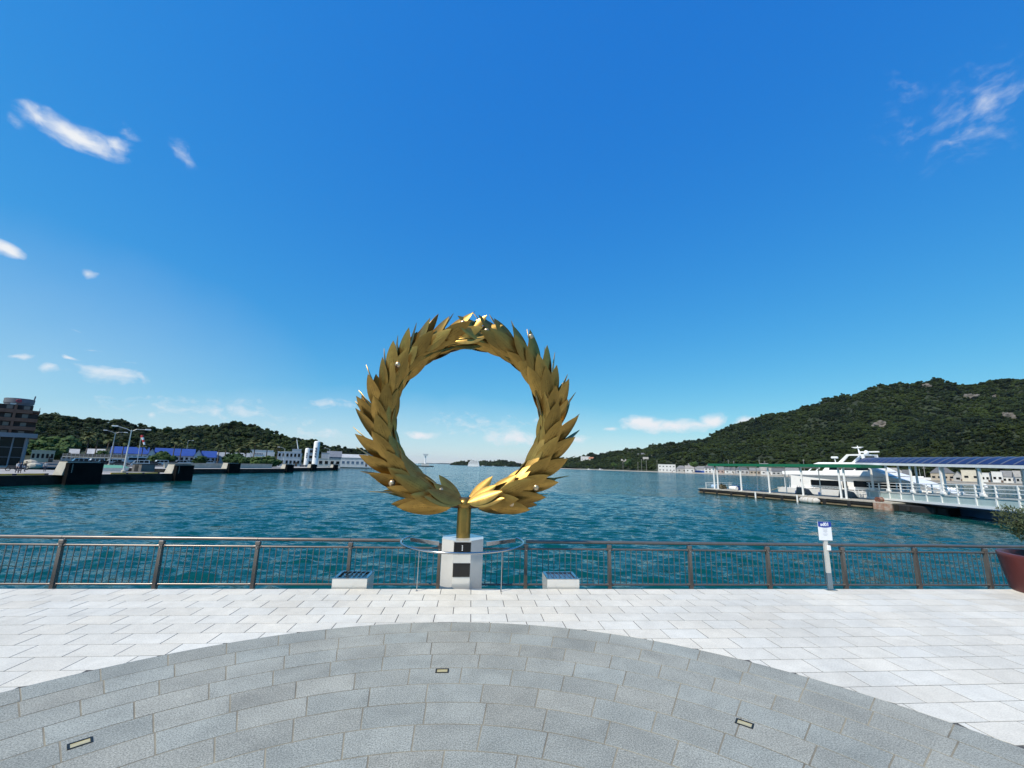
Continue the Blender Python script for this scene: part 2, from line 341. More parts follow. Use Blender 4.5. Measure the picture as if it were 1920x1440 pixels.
def in_view(p, mx=60):
    d = Vector((p[0], p[1], p[2] if len(p) > 2 else 0))-Vector((0, 0, CAM_H)); z = d.dot(fw)
    if z < .1: return False
    x = 960+F_PX*d.dot(RT)/z; y = 720-F_PX*d.dot(UP)/z
    return -mx < x < 1920+mx and -mx < y < 1440+mx
def build_white_paving():
    root = struct(bpy.data.objects.new('pale_paving', None), 'pale granite slabs laid in half-bond rows'); COL.objects.link(root)
    TX, TY = .5785, .3550; tiles = []; full = None
    def circ_y(x):
        d = RC*RC-(x-CC.x)**2
        return CC.y+sqrt(d) if d > 0 else -99
    for k in range(0, 26):
        y1 = Y_EDGE-k*TY; y0 = y1-TY+.012
        ph = .092 if k % 2 == 0 else .092-TX/2
        for n in range(-26, 28):
            x0 = ph+n*TX+.006; x1 = x0+TX-.012
            if x1 < -13 or x0 > 15.5: continue
            xs = [x0+(x1-x0)*i/8 for i in range(9)]; lows = [max(y0, circ_y(x)+.006) for x in xs]
            if k > 14 and abs((x0+x1)/2-CC.x) < RC: continue
            if all(l >= y1-.004 for l in lows): continue
            z = abs(rng.normal())*.0007; cut = any(l > y0 for l in lows)
            if not cut: poly = [(x0, y0), (x1, y0), (x1, y1), (x0, y1)]
            else:
                pts = [(x, l) for x, l in zip(xs, lows) if l < y1-.003]
                if len(pts) < 2: continue
                poly = pts+[(pts[-1][0], y1), (pts[0][0], y1)]
            cx, cy = (x0+x1)/2, (y0+y1)/2
            vis = in_view((cx, cy, 0), 10)
            tiles.append((0 if vis else 1, cx*cx+cy*cy, poly, z, cut, cx, cy, x0, x1, y0, y1))
    tiles.sort(key=lambda t: (t[0], t[1])); rest = MB(); share = None
    for i, (v, d2, poly, z, cut, cx, cy, x0, x1, y0, y1) in enumerate(tiles):
        if i < 298 and not v:
            if cut: MB().prism(poly, -.035, z).build('slab', m_white, root)
            else:
                if share is None:
                    hx, hy, c = (x1-x0)/2, (y1-y0)/2, .0012
                    q = MB(); q.add([(-hx,-hy,-.035),(hx,-hy,-.035),(hx,hy,-.035),(-hx,hy,-.035),(-hx,-hy,-c),(hx,-hy,-c),(hx,hy,-c),(-hx,hy,-c),
                                     (-hx+c,-hy+c,0),(hx-c,-hy+c,0),(hx-c,hy-c,0),(-hx+c,hy-c,0)],
                                    [(0,1,5,4),(1,2,6,5),(2,3,7,6),(3,0,4,7),(4,5,9,8),(5,6,10,9),(6,7,11,10),(7,4,8,11),(8,9,10,11)])
                    share = q.mesh('slab', m_white)
                link('slab', share, root, (cx, cy, z), (rng.normal()*.0006, rng.normal()*.0006, 0))
        else: rest.prism(poly, -.035, z)
    o = rest.build('slab_field', m_white, root); o['kind'] = 'stuff'
build_white_paving()
def build_grey_paving():
    root = struct(bpy.data.objects.new('grey_paving_circle', None), 'grey granite blocks laid in concentric rings'); COL.objects.link(root)
    bed = MB().lathe([(RC+.002, -.0022), (.01, -.0022)], 96, (CC.x, CC.y), cap=False)
    bed.f = [f[::-1] for f in bed.f]
    bed.build('joint_bed', m_mortar, root)
    W = .3735; items = []
    for k in range(16):
        ro = RC-k*W; ri = ro-W+.015; rm = (ro+ri)/2
        n = max(6, round(2*pi*rm/.590)); st = 2*pi/n
        ph = radians(-5.06) if k == 0 else radians(-2.52) if k == 1 else rng.random()*st
        if ri < .2: break
        for i in range(n):
            j = rng.normal()*.006
            a0 = ph+i*st+.0065/rm; a1 = ph+(i+1)*st-.0065/rm
            ns = 4; z = rng.normal()*.0016
            am = (a0+a1)/2; c = (CC.x+rm*sin(am), CC.y+rm*cos(am))
            out = [(CC.x+ro*sin(a0+(a1-a0)*t/ns), CC.y+ro*cos(a0+(a1-a0)*t/ns)) for t in range(ns+1)]
            inn = [(CC.x+ri*sin(a0+(a1-a0)*t/ns), CC.y+ri*cos(a0+(a1-a0)*t/ns)) for t in range(ns, -1, -1)]
            items.append((0 if in_view((*c, 0), 40) else 1, out+inn, z, c, am))
    rest = MB()
    for v, poly, z, c, am in items:
        if v: rest.prism(poly, -.035, z); continue
        p = [(x-c[0], y-c[1]) for x, y in poly]; n = len(p)
        s = [((x)*(1-.004), (y)*(1-.004)) for x, y in p]
        q = MB(); q.add([(x, y, -.035) for x, y in p]+[(x, y, -.0012) for x, y in p]+[(x, y, 0) for x, y in s],
                        [((i+1) % n, i, n+i, n+(i+1) % n) for i in range(n)]+[(n+(i+1) % n, n+i, 2*n+i, 2*n+(i+1) % n) for i in range(n)]+[tuple(range(2*n, 3*n))[::-1]])
        me = q.mesh('stone_block', m_grey)
        link('stone_block', me, root, (c[0], c[1], abs(z)*.4), (rng.normal()*.0006, rng.normal()*.0006, 0))
    o = rest.build('block_field', m_grey, root); o['kind'] = 'stuff'
build_grey_paving()

# ------------------------------------------------------------------ left harbour land and quays
LAND = -.62
m_quay = mat('quay_face', (.035, .033, .030), .9, spec=.1, noise=(.6, .6), bump=.3, bscale=4)  # near-black base colour holds the shade of the quay faces
m_deck = mat('quay_deck', (.36, .345, .32), .85, noise=(.35, .22))
m_asph = mat('asphalt', (.085, .085, .085), .9, noise=(.3, .25))
m_yel = mat('kerb_yellow', (.62, .36, .03), .6); m_blk = mat('matt_black', (.012, .012, .012), .7)
def slab_poly(name, label, poly, z0, z1, top, side):
    o = MB().prism(poly, z0, z1).build(name, top); o.data.materials.append(side)
    for p in o.data.polygons:
        if abs(p.normal.z) < .5: p.material_index = 1
    return struct(o, label)
qa = slab_poly('quay', 'near concrete quay with face darkened as in shade', [(-66.2, 42), (-60.9, 70.7), (-54.6, 89.4), (-61, 90.6), (-92, 90), (-330, 60), (-330, 42)], -3.5, LAND, m_deck, m_quay)
qb = slab_poly('quay', 'middle concrete quay beyond the near one', [(-78.5, 118), (-64.8, 162.4), (-70, 163.5), (-95, 163), (-95, 118)], -3.5, LAND, m_deck, m_quay)
qc = slab_poly('quay', 'far concrete quay below the white silos', [(-72.5, 172), (-66.2, 219), (-72, 220), (-95, 220), (-95, 172)], -3.5, LAND, m_deck, m_quay)
ld = slab_poly('harbour_ground', 'asphalt harbour ground with car park', [(-330, 60.2), (-92, 90.2), (-95.2, 118), (-95.2, 222), (-120, 420), (-160, 640), (-58, 655), (-58, 668), (-160, 690), (-700, 800), (-900, 400), (-700, 60.2)], -3.5, LAND-.004, m_asph, m_quay)
# kerbs in yellow with black bands along the quay edge
def kerb(par, a, b, n):
    a, b = Vector(a), Vector(b)
    for i in range(n):
        p, q = a.lerp(b, i/n), a.lerp(b, (i+.86)/n); d = (q-p).normalized(); nn = Vector((-d.y, d.x))*.14
        MB().prism([(p.x, p.y), (q.x, q.y), (q.x+nn.x, q.y+nn.y), (p.x+nn.x, p.y+nn.y)], LAND, LAND+.22).build('kerb', m_yel, par)
        p, q = a.lerp(b, (i+.86)/n), a.lerp(b, (i+1)/n)
        MB().prism([(p.x, p.y), (q.x, q.y), (q.x+nn.x, q.y+nn.y), (p.x+nn.x, p.y+nn.y)], LAND, LAND+.22).build('kerb', m_blk, par)
kerb(qa, (-65.0, 50.5), (-61.6, 69.0), 5); kerb(qa, (-59.2, 76.8), (-56.7, 84.2), 3)

# ------------------------------------------------------------------ hills and forests
def ridge_height(x, y, ridge):
    best = 0
    for (a, b) in zip(ridge, ridge[1:]):
        ax, ay, az, aw = a; bx, by, bz, bw = b
        dx, dy = bx-ax, by-ay; t = max(0, min(1, ((x-ax)*dx+(y-ay)*dy)/(dx*dx+dy*dy)))
        d = math.hypot(x-ax-t*dx, y-ay-t*dy); w = aw+(bw-aw)*t; z = az+(bz-az)*t
        q = max(0, 1-d/w)
        h = z*(q**1.25*(.55+.45*q))
        best = max(best, h)
    return best
m_soil = mat('forest_floor', (.022, .034, .014), .95, noise=(.05, .5))
def leaf_mat(name, c1, c2, sc=.5):
    m = bpy.data.materials.new(name); m.use_nodes = True; nt = m.node_tree; L = nt.links.new
    b = nt.nodes['Principled BSDF']; b.inputs['Roughness'].default_value = .75; b.inputs['Specular IOR Level'].default_value = .15
    oi = N(nt, 'ShaderNodeObjectInfo'); g = N(nt, 'ShaderNodeNewGeometry')
    n = N(nt, 'ShaderNodeTexNoise'); n.inputs['Scale'].default_value = sc; n.inputs['Detail'].default_value = 4; L(g.outputs['Position'], n.inputs['Vector'])
    big = N(nt, 'ShaderNodeTexNoise'); big.inputs['Scale'].default_value = .009; big.inputs['Detail'].default_value = 3; L(g.outputs['Position'], big.inputs['Vector'])
    a = N(nt, 'ShaderNodeMath', operation='MULTIPLY'); L(n.outputs['Fac'], a.inputs[0]); a.inputs[1].default_value = .6
    a2 = N(nt, 'ShaderNodeMath', operation='MULTIPLY_ADD'); L(oi.outputs['Random'], a2.inputs[0]); a2.inputs[1].default_value = .7; L(a.outputs[0], a2.inputs[2])
    a3 = N(nt, 'ShaderNodeMath', operation='MULTIPLY_ADD'); L(big.outputs['Fac'], a3.inputs[0]); a3.inputs[1].default_value = 1.7; L(a2.outputs[0], a3.inputs[2])
    mr = N(nt, 'ShaderNodeMapRange'); L(a3.outputs[0], mr.inputs[0]); mr.inputs[1].default_value = .95; mr.inputs[2].default_value = 2.1
    mx = N(nt, 'ShaderNodeMixRGB'); L(mr.outputs[0], mx.inputs[0]); mx.inputs[1].default_value = (*c1, 1); mx.inputs[2].default_value = (*c2, 1)
    L(mx.outputs[0], b.inputs['Base Color']); MATS[name] = m; return m
m_forest = leaf_mat('forest_leaf', (.0035, .0105, .006), (.040, .060, .013))
m_leafy = leaf_mat('tree_leaf', (.022, .05, .015), (.075, .12, .03), 3)
def crown_mesh(name, seed, mtl, n=150, jag=.42, flat=.8):
    """a lumpy cluster of small leaf-clump faces around an uneven core, unit radius"""
    r = random.Random(seed); q = MB()
    lob = [(Vector((r.gauss(0, .38), r.gauss(0, .38), r.gauss(.15, .3))), r.uniform(.42, .68)) for _ in range(6)]
    for _ in range(n):
        c, rad = r.choice(lob)
        d = Vector((r.gauss(0, 1), r.gauss(0, 1), r.gauss(.35, .9))).normalized()
        p = c+d*rad*r.uniform(.78, 1.08); s = r.uniform(.13, .27)
        nrm = (d+Vector((r.gauss(0, jag), r.gauss(0, jag), r.gauss(.15, jag)))).normalized()
        x = nrm.orthogonal().normalized(); x = Matrix.Rotation(r.random()*6.28, 3, nrm) @ x; y = nrm.cross(x)
        k = 5; vs = [p+(x*cos(6.28*i/k)+y*sin(6.28*i/k))*s*r.uniform(.7, 1.2)-nrm*.05*r.random() for i in range(k)]+[p+nrm*s*.35]
        q.add([(v.x, v.y, v.z*flat) for v in vs], [(i, (i+1) % k, k) for i in range(k)])
    for c, rad in lob[:4]:
        q.ball((c.x, c.y, c.z*flat), rad*.86, 7, 5, (1, 1, flat))
    return q.mesh(name, mtl)
tree_col = bpy.data.collections.new('tree_kinds'); tree_col2 = bpy.data.collections.new('near_tree_kinds'); m_forest2 = leaf_mat('near_forest_leaf', (.005, .012, .004), (.044, .060, .011))           # not linked: only instanced by the forests
for i in range(5):
    tree_col.objects.link(bpy.data.objects.new('crown_kind', crown_mesh('crown_kind', 50+i, m_forest))); tree_col2.objects.link(bpy.data.objects.new('crown_kind', crown_mesh('crown_kind', 70+i, m_forest2)))
def gn_forest(tree_col):
    ng = bpy.data.node_groups.new('forest', 'GeometryNodeTree')
    ng.interface.new_socket('Geometry', in_out='INPUT', socket_type='NodeSocketGeometry'); ng.interface.new_socket('Geometry', in_out='OUTPUT', socket_type='NodeSocketGeometry')
    gi = ng.nodes.new('NodeGroupInput'); go = ng.nodes.new('NodeGroupOutput'); L = ng.links.new
    ci = ng.nodes.new('GeometryNodeCollectionInfo'); ci.inputs[0].default_value = tree_col
    ci.inputs['Separate Children'].default_value = True; ci.inputs['Reset Children'].default_value = True
    ip = ng.nodes.new('GeometryNodeInstanceOnPoints'); ip.inputs['Pick Instance'].default_value = True
    at = ng.nodes.new('GeometryNodeInputNamedAttribute'); at.data_type = 'FLOAT_VECTOR'; at.inputs['Name'].default_value = 'scl'
    ar = ng.nodes.new('GeometryNodeInputNamedAttribute'); ar.data_type = 'FLOAT_VECTOR'; ar.inputs['Name'].default_value = 'rot'
    L(gi.outputs[0], ip.inputs['Points']); L(ci.outputs[0], ip.inputs['Instance']); L(at.outputs[0], ip.inputs['Scale'])
    L(ar.outputs[0], ip.inputs['Rotation']); L(ip.outputs[0], go.inputs[0])
    rv = ng.nodes.new('FunctionNodeRandomValue'); rv.data_type = 'INT'
    for s in rv.inputs:
        if s.name == 'Max' and s.type == 'INT': s.default_value = 4
    for s in rv.outputs:
        if s.type == 'INT': L(s, ip.inputs['Instance Index'])
    return ng
NG = gn_forest(tree_col); NG2 = gn_forest(tree_col2)
def forest(label, pts, scl, ng):
    me = bpy.data.meshes.new('forest'); me.from_pydata(pts, [], []); me.update()
    n = len(pts)
    a = me.attributes.new('scl', 'FLOAT_VECTOR', 'POINT'); a.data.foreach_set('vector', np.array(scl, dtype=np.float32).ravel())
    b = me.attributes.new('rot', 'FLOAT_VECTOR', 'POINT'); rr = np.zeros((n, 3), np.float32); rr[:, 2] = rng.random(n)*6.28; rr[:, 0] = rng.normal(size=n)*.15
    b.data.foreach_set('vector', rr.ravel())
    o = link('forest', me); md = o.modifiers.new('trees', 'NODES'); md.node_group = ng
    return tag(o, label, kind='stuff')
def terrain(name, label, flabel, ridges, x0, x1, y0, y1, cell, spacing, tsize, base=LAND, amp=5, minh=1.5, clear=None, seed=0, lim=None, ng=None):
    nx = int((x1-x0)/cell)+1; ny = int((y1-y0)/cell)+1
    def H(x, y):
        h = (1 if lim is None else lim(x, y))*max(ridge_height(x, y, r) for r in ridges)
        if h <= 0: return -1.5
        k = min(1, h/18)
        return h+k*(amp*fbm(x*.012+seed, y*.012, seed)+amp*.5*fbm(x*.04, y*.04, seed+3))-.6*(1-k)
    hz = [[H(x0+i*cell, y0+j*cell) for i in range(nx)] for j in range(ny)]
    vs = [(x0+i*cell, y0+j*cell, base+hz[j][i]) for j in range(ny) for i in range(nx)]
    fs = [(j*nx+i, j*nx+i+1, (j+1)*nx+i+1, (j+1)*nx+i) for j in range(ny-1) for i in range(nx-1)
          if max(hz[j][i], hz[j][i+1], hz[j+1][i], hz[j+1][i+1]) > -1.4]
    me = bpy.data.meshes.new(name); me.from_pydata(vs, [], fs); me.update(); me.shade_smooth(); me.materials.append(m_soil)
    struct(link(name, me), label)
    def hh(x, y):
        fx, fy = (x-x0)/cell, (y-y0)/cell; i, j = int(fx), int(fy); u, v = fx-i, fy-j
        return hz[j][i]*(1-u)*(1-v)+hz[j][i+1]*u*(1-v)+hz[j+1][i]*(1-u)*v+hz[j+1][i+1]*u*v
    pts, scl = [], []
    yy = y0
    while yy < y1-cell:
        xx = x0
        while xx < x1-cell:
            dist = math.hypot(xx, yy)
            x = min(max(xx+random.uniform(-.5, .5)*spacing, x0), x1-cell*1.01); y = min(max(yy+random.uniform(-.5, .5)*spacing, y0), y1-cell*1.01)
            xx += spacing
            h = hh(x, y)
            if h < minh: continue
            gx = (hh(min(x+6, x1-cell*1.01), y)-h); gy = (hh(x, min(y+6, y1-cell*1.01))-h)
            toc = Vector((-x, -y)).normalized()
            if (-gx*toc.x-gy*toc.y)/6 < -.28: continue          # far side of the hill, never seen from the plaza
            if clear and clear(x, y): continue
            s = tsize*random.choice((.7, .85, 1, 1, 1.15, 1.35))*random.uniform(.85, 1.15)*(1+.35*fbm(x*.02, y*.02, 7))
            pts.append((x, y, base+h+s*.35)); scl.append((s*random.uniform(.9, 1.15), s*random.uniform(.9, 1.15), s*random.uniform(.75, 1.15)))
        yy += spacing
    forest(flabel, pts, scl, ng or NG); return hh
def crest(lst, base, tree):
    out = []
    for px, py, Y, w in lst:
        p = onY(px, py, Y); out.append((p.x, p.y, max(1, p.z-base-tree), w))
    return out
# mountain on the right
RB = -1.0
rm1 = crest([(1040, 868, 1500, 120), (1075, 858, 1420, 150), (1110, 849, 1350, 190), (1150, 845, 1280, 210), (1200, 841, 1200, 230), (1240, 832, 1150, 260), (1310, 824, 1090, 300), (1370, 799, 1050, 380), (1440, 774, 1000, 470), (1500, 760, 960, 520),
             (1560, 744, 920, 560), (1620, 732, 890, 600), (1680, 719, 865, 620), (1740, 709, 850, 640), (1790, 715, 830, 640), (1850, 713, 800, 640), (1920, 711, 770, 640), (2000, 700, 720, 640), (2100, 730, 660, 600)], RB, 6)
rm2 = crest([(1560, 858, 520, 70), (1640, 846, 500, 110), (1700, 830, 480, 130), (1760, 818, 465, 150), (1830, 803, 450, 170), (1920, 788, 430, 190), (2020, 776, 400, 190)], RB, 6)
rm3 = crest([(1180, 858, 900, 150), (1260, 852, 820, 150), (1330, 846, 760, 150), (1420, 838, 680, 150), (1500, 846, 620, 120)], RB, 6)
rock_spots = [(1655, 800, 26), (1735, 727, 14), (1822, 748, 20), (1890, 783, 18), (1600, 742, 9)]
def SHL(x, y): return min(1, max(0, (x-float(np.interp(y, [180, 235, 340, 480, 640, 900, 1120, 1450], [333, 345, 377, 368, 345, 300, 255, 250]))-26)/60))
HR = terrain('mountain', 'tall wooded mountain behind the village', 'dense dark green woodland covering the mountain behind the village', [rm1, rm3], 300, 1560, 190, 1640, 18, 6.2, 3.9, base=RB, amp=17, minh=2.5,
             lim=SHL, seed=4)
terrain('ridge', 'lower wooded ridge in front of the mountain', 'yellow green woodland on the lower ridge in front of the mountain', [rm2], 380, 900, 200, 640, 12, 5.2, 3.6, base=RB, amp=4, minh=2.5, ng=NG2, seed=6, lim=SHL)
# hills on the left
lh = crest([(-60, 800, 330, 130), (20, 792, 340, 140), (70, 786, 345, 140), (110, 780, 350, 150), (150, 779, 352, 150), (200, 783, 355, 150), (240, 788, 360, 145), (275, 801, 365, 135), (310, 818, 370, 120), (340, 830, 375, 110)], LAND, 4)
lh2 = crest([(270, 822, 400, 120), (320, 812, 410, 130), (370, 803, 420, 140), (430, 796, 430, 145), (470, 796, 440, 145), (500, 805, 450, 140), (540, 822, 470, 130), (575, 830, 490, 120), (620, 836, 520, 110), (655, 841, 560, 90), (685, 852, 600, 60), (700, 864, 620, 40)], LAND, 4)
HL = terrain('hill', 'low wooded hills behind the harbour', 'dark green woodland covering the low harbour hills', [lh, lh2], -620, -110, 215, 760, 10, 5.0, 3.4, amp=6, minh=1.5, seed=9,
             clear=lambda x, y: y < 300 and x > -230)
# island in the strait, a long way out
il = crest([(846, 877, 2500, 30), (862, 866, 2500, 70), (878, 862, 2500, 80), (895, 866, 2500, 80), (915, 863, 2480, 90), (935, 862, 2460, 90), (955, 864, 2450, 90), (975, 868, 2440, 80), (1000, 872, 2430, 70), (1030, 877, 2420, 50)], WATER, 6)
HI = terrain('island', 'small wooded island in the strait behind the ferry', 'woodland covering the small island behind the ferry', [il], -140, 420, 2300, 2620, 18, 11, 7.5, base=WATER, amp=5, minh=2, seed=2)
m_far = mat('far_land', (.05, .075, .05), .95)
fi = MB(); pr = [onY(760+i*14, [871, 869.5, 868.5, 868, 868.6, 868, 868.6, 869.2, 870][i] if i < 9 else 871, 26000) for i in range(9)]
for a, b in zip(pr, pr[1:]):
    fi.add([(a.x, a.y, WATER-20), (b.x, b.y, WATER-20), b, a, (a.x, a.y+1500, WATER-20), (b.x, b.y+1500, WATER-20)], [(0, 1, 2, 3), (3, 2, 5, 4)])
struct(fi.build('far_island', m_far), 'faint far island low on the horizon left of the wooded island')
# right hand shore: beach wall and village ground
shore = [(333, 180), (345, 235), (377, 340), (368, 480), (345, 640), (300, 900), (255, 1120), (250, 1450)]
m_wall = mat('sea_wall', (.42, .40, .36), .85, noise=(.2, .3)); m_sand = mat('sand', (.40, .35, .27), .95, noise=(.1, .2))
slab_poly('village_ground', 'village ground behind the sea wall', shore+[(700, 1450), (700, 180)], -3, -.9, m_deck, m_wall)
q = MB()
for (a, b) in zip(shore, shore[1:]):
    q.add([(a[0]-14, a[1]-3, WATER-.25), (b[0]-14, b[1]-3, WATER-.25), (b[0]+1, b[1], -1.15), (a[0]+1, a[1], -1.15)], [(0, 1, 2, 3)])
struct(q.build('beach', m_sand), 'narrow sandy beach below the village sea wall')
q = MB()
for (a, b) in zip(shore[:5], shore[1:5]): q.add(*[[(a[0], a[1], -1.6), (b[0], b[1], -1.6), (b[0], b[1], -.2), (a[0], a[1], -.2), (a[0]+.6, a[1], -1.6), (b[0]+.6, b[1], -1.6), (b[0]+.6, b[1], -.2), (a[0]+.6, a[1], -.2)], [(0, 1, 2, 3), (5, 4, 7, 6), (3, 2, 6, 7)]])
tag(q.build('sea_wall', m_wall), 'long pale concrete sea wall below the village houses', 'wall')

# ================================================================== FOREGROUND OBJECTS
m_gold = None
def gold_leaf_mat():
    m = bpy.data.materials.new('gold_leaf'); m.use_nodes = True; nt = m.node_tree; L = nt.links.new
    b = nt.nodes['Principled BSDF']; b.inputs['Metallic'].default_value = .82; b.inputs['Roughness'].default_value = .35
    uv = N(nt, 'ShaderNodeUVMap'); oi = N(nt, 'ShaderNodeObjectInfo'); tc = N(nt, 'ShaderNodeTexCoord')
    n = N(nt, 'ShaderNodeTexNoise'); n.inputs['Scale'].default_value = 5; n.inputs['Detail'].default_value = 5; L(tc.outputs['Object'], n.inputs['Vector'])
    mr = N(nt, 'ShaderNodeMapRange'); L(n.outputs['Fac'], mr.inputs[0]); mr.inputs[1].default_value = .3; mr.inputs[2].default_value = .7
    mx = N(nt, 'ShaderNodeMixRGB'); L(mr.outputs[0], mx.inputs[0]); mx.inputs[1].default_value = (.44, .275, .07, 1); mx.inputs[2].default_value = (.31, .19, .05, 1)
    r2 = N(nt, 'ShaderNodeMapRange'); L(oi.outputs['Random'], r2.inputs[0]); r2.inputs[3].default_value = .82; r2.inputs[4].default_value = 1.14
    mm = N(nt, 'ShaderNodeMixRGB', blend_type='MULTIPLY'); mm.inputs[0].default_value = 1; L(mx.outputs[0], mm.inputs[1]); L(r2.outputs[0], mm.inputs[2])
    # engraved lines of small writing along the middle of the leaf
    sp = N(nt, 'ShaderNodeSeparateXYZ'); L(uv.outputs[0], sp.inputs[0])
    ofs = N(nt, 'ShaderNodeMath', operation='MULTIPLY'); L(oi.outputs['Random'], ofs.inputs[0]); ofs.inputs[1].default_value = 91
    cb = N(nt, 'ShaderNodeCombineXYZ'); sx = N(nt, 'ShaderNodeMath', operation='MULTIPLY_ADD'); L(sp.outputs[0], sx.inputs[0]); sx.inputs[1].default_value = 34; L(ofs.outputs[0], sx.inputs[2]); L(sx.outputs[0], cb.inputs[0])
    ly = N(nt, 'ShaderNodeMath', operation='MULTIPLY'); L(sp.outputs[1], ly.inputs[0]); ly.inputs[1].default_value = 7
    fl = N(nt, 'ShaderNodeMath', operation='FLOOR'); L(ly.outputs[0], fl.inputs[0]); L(fl.outputs[0], cb.inputs[1])
    tn = N(nt, 'ShaderNodeTexNoise'); tn.inputs['Scale'].default_value = 1.0; tn.inputs['Detail'].default_value = 2; L(cb.outputs[0], tn.inputs['Vector'])
    gt = N(nt, 'ShaderNodeMath', operation='GREATER_THAN'); L(tn.outputs['Fac'], gt.inputs[0]); gt.inputs[1].default_value = .50
    frc = N(nt, 'ShaderNodeMath', operation='FRACT'); L(ly.outputs[0], frc.inputs[0])
    c1 = N(nt, 'ShaderNodeMath', operation='COMPARE'); L(frc.outputs[0], c1.inputs[0]); c1.inputs[1].default_value = .5; c1.inputs[2].default_value = .14
    c2 = N(nt, 'ShaderNodeMath', operation='COMPARE'); L(sp.outputs[1], c2.inputs[0]); c2.inputs[1].default_value = .52; c2.inputs[2].default_value = .19
    c3 = N(nt, 'ShaderNodeMath', operation='COMPARE'); L(sp.outputs[0], c3.inputs[0]); c3.inputs[1].default_value = .5; c3.inputs[2].default_value = .19
    k = gt.outputs[0]
    for c in (c1, c2, c3):
        q = N(nt, 'ShaderNodeMath', operation='MULTIPLY'); L(k, q.inputs[0]); L(c.outputs[0], q.inputs[1]); k = q.outputs[0]
    kk = N(nt, 'ShaderNodeMath', operation='MULTIPLY'); L(k, kk.inputs[0]); kk.inputs[1].default_value = .6
    m3 = N(nt, 'ShaderNodeMixRGB'); L(kk.outputs[0], m3.inputs[0]); L(mm.outputs[0], m3.inputs[1]); m3.inputs[2].default_value = (.10, .06, .015, 1)
    L(m3.outputs[0], b.inputs['Base Color'])
    return m
m_gold = gold_leaf_mat()
m_stem = mat('gold_stem', (.33, .21, .055), .36, .8, noise=(3, .3)); m_stem2 = mat('gap_shade_stem', (.075, .045, .018), .5, .5)  # stem ring coloured dark so the gaps between leaves read as shade
m_pearl = mat('polished_fruit', (.62, .47, .30), .30, .7)
m_steel = mat('polished_pale_panel', (.80, .775, .72), .18, .4, noise=(2, .08))
m_satin = mat('satin_steel', (.46, .46, .46), .2, 1.0)
m_brown = mat('brown_rail', (.18, .16, .142), .30, .5, noise=(3, .15))
m_picket = mat('picket_paint', (.12, .145, .15), .3, .4)
m_plaque = mat('black_plaque', (.008, .008, .009), .12)
WX, WY, WZ = -.115, 9.53, 3.44
def leaf_mesh(L_, W_, cup, bend):
    n, m = 9, 4; q = MB(); top = []; uvs = []
    for i in range(n+1):
        t = i/n; w = W_*.5*(max(0, sin(pi*t**.92))**.82)*(1-.10*t)
        for j in range(m+1):
            s = -1+2*j/m; q.v.append((t*L_, s*w, bend*L_*(t-.0)**2-cup*w*s*s*1.0)); uvs.append((t, (s*w/(W_*.5)+1)/2))
    o = len(q.v); th = .009
    for v in list(q.v): q.v.append((v[0], v[1], v[2]-th)); 
    uvs += uvs[:o]
    for i in range(n):
        for j in range(m):
            a = i*(m+1)+j; b = a+m+1
            q.f.append((a, b, b+1, a+1)); q.f.append((o+a, o+a+1, o+b+1, o+b))
    for i in range(n):
        a = i*(m+1); b = a+m+1
        q.f.append((a, o+a, o+b, b)); a += m; b += m; q.f.append((a, b, o+b, o+a))
    me = q.mesh('leaf', m_gold, 35); ul = me.uv_layers.new(name='UVMap')
    for lp in me.loops: ul.data[lp.index].uv = uvs[lp.vertex_index]
    return me
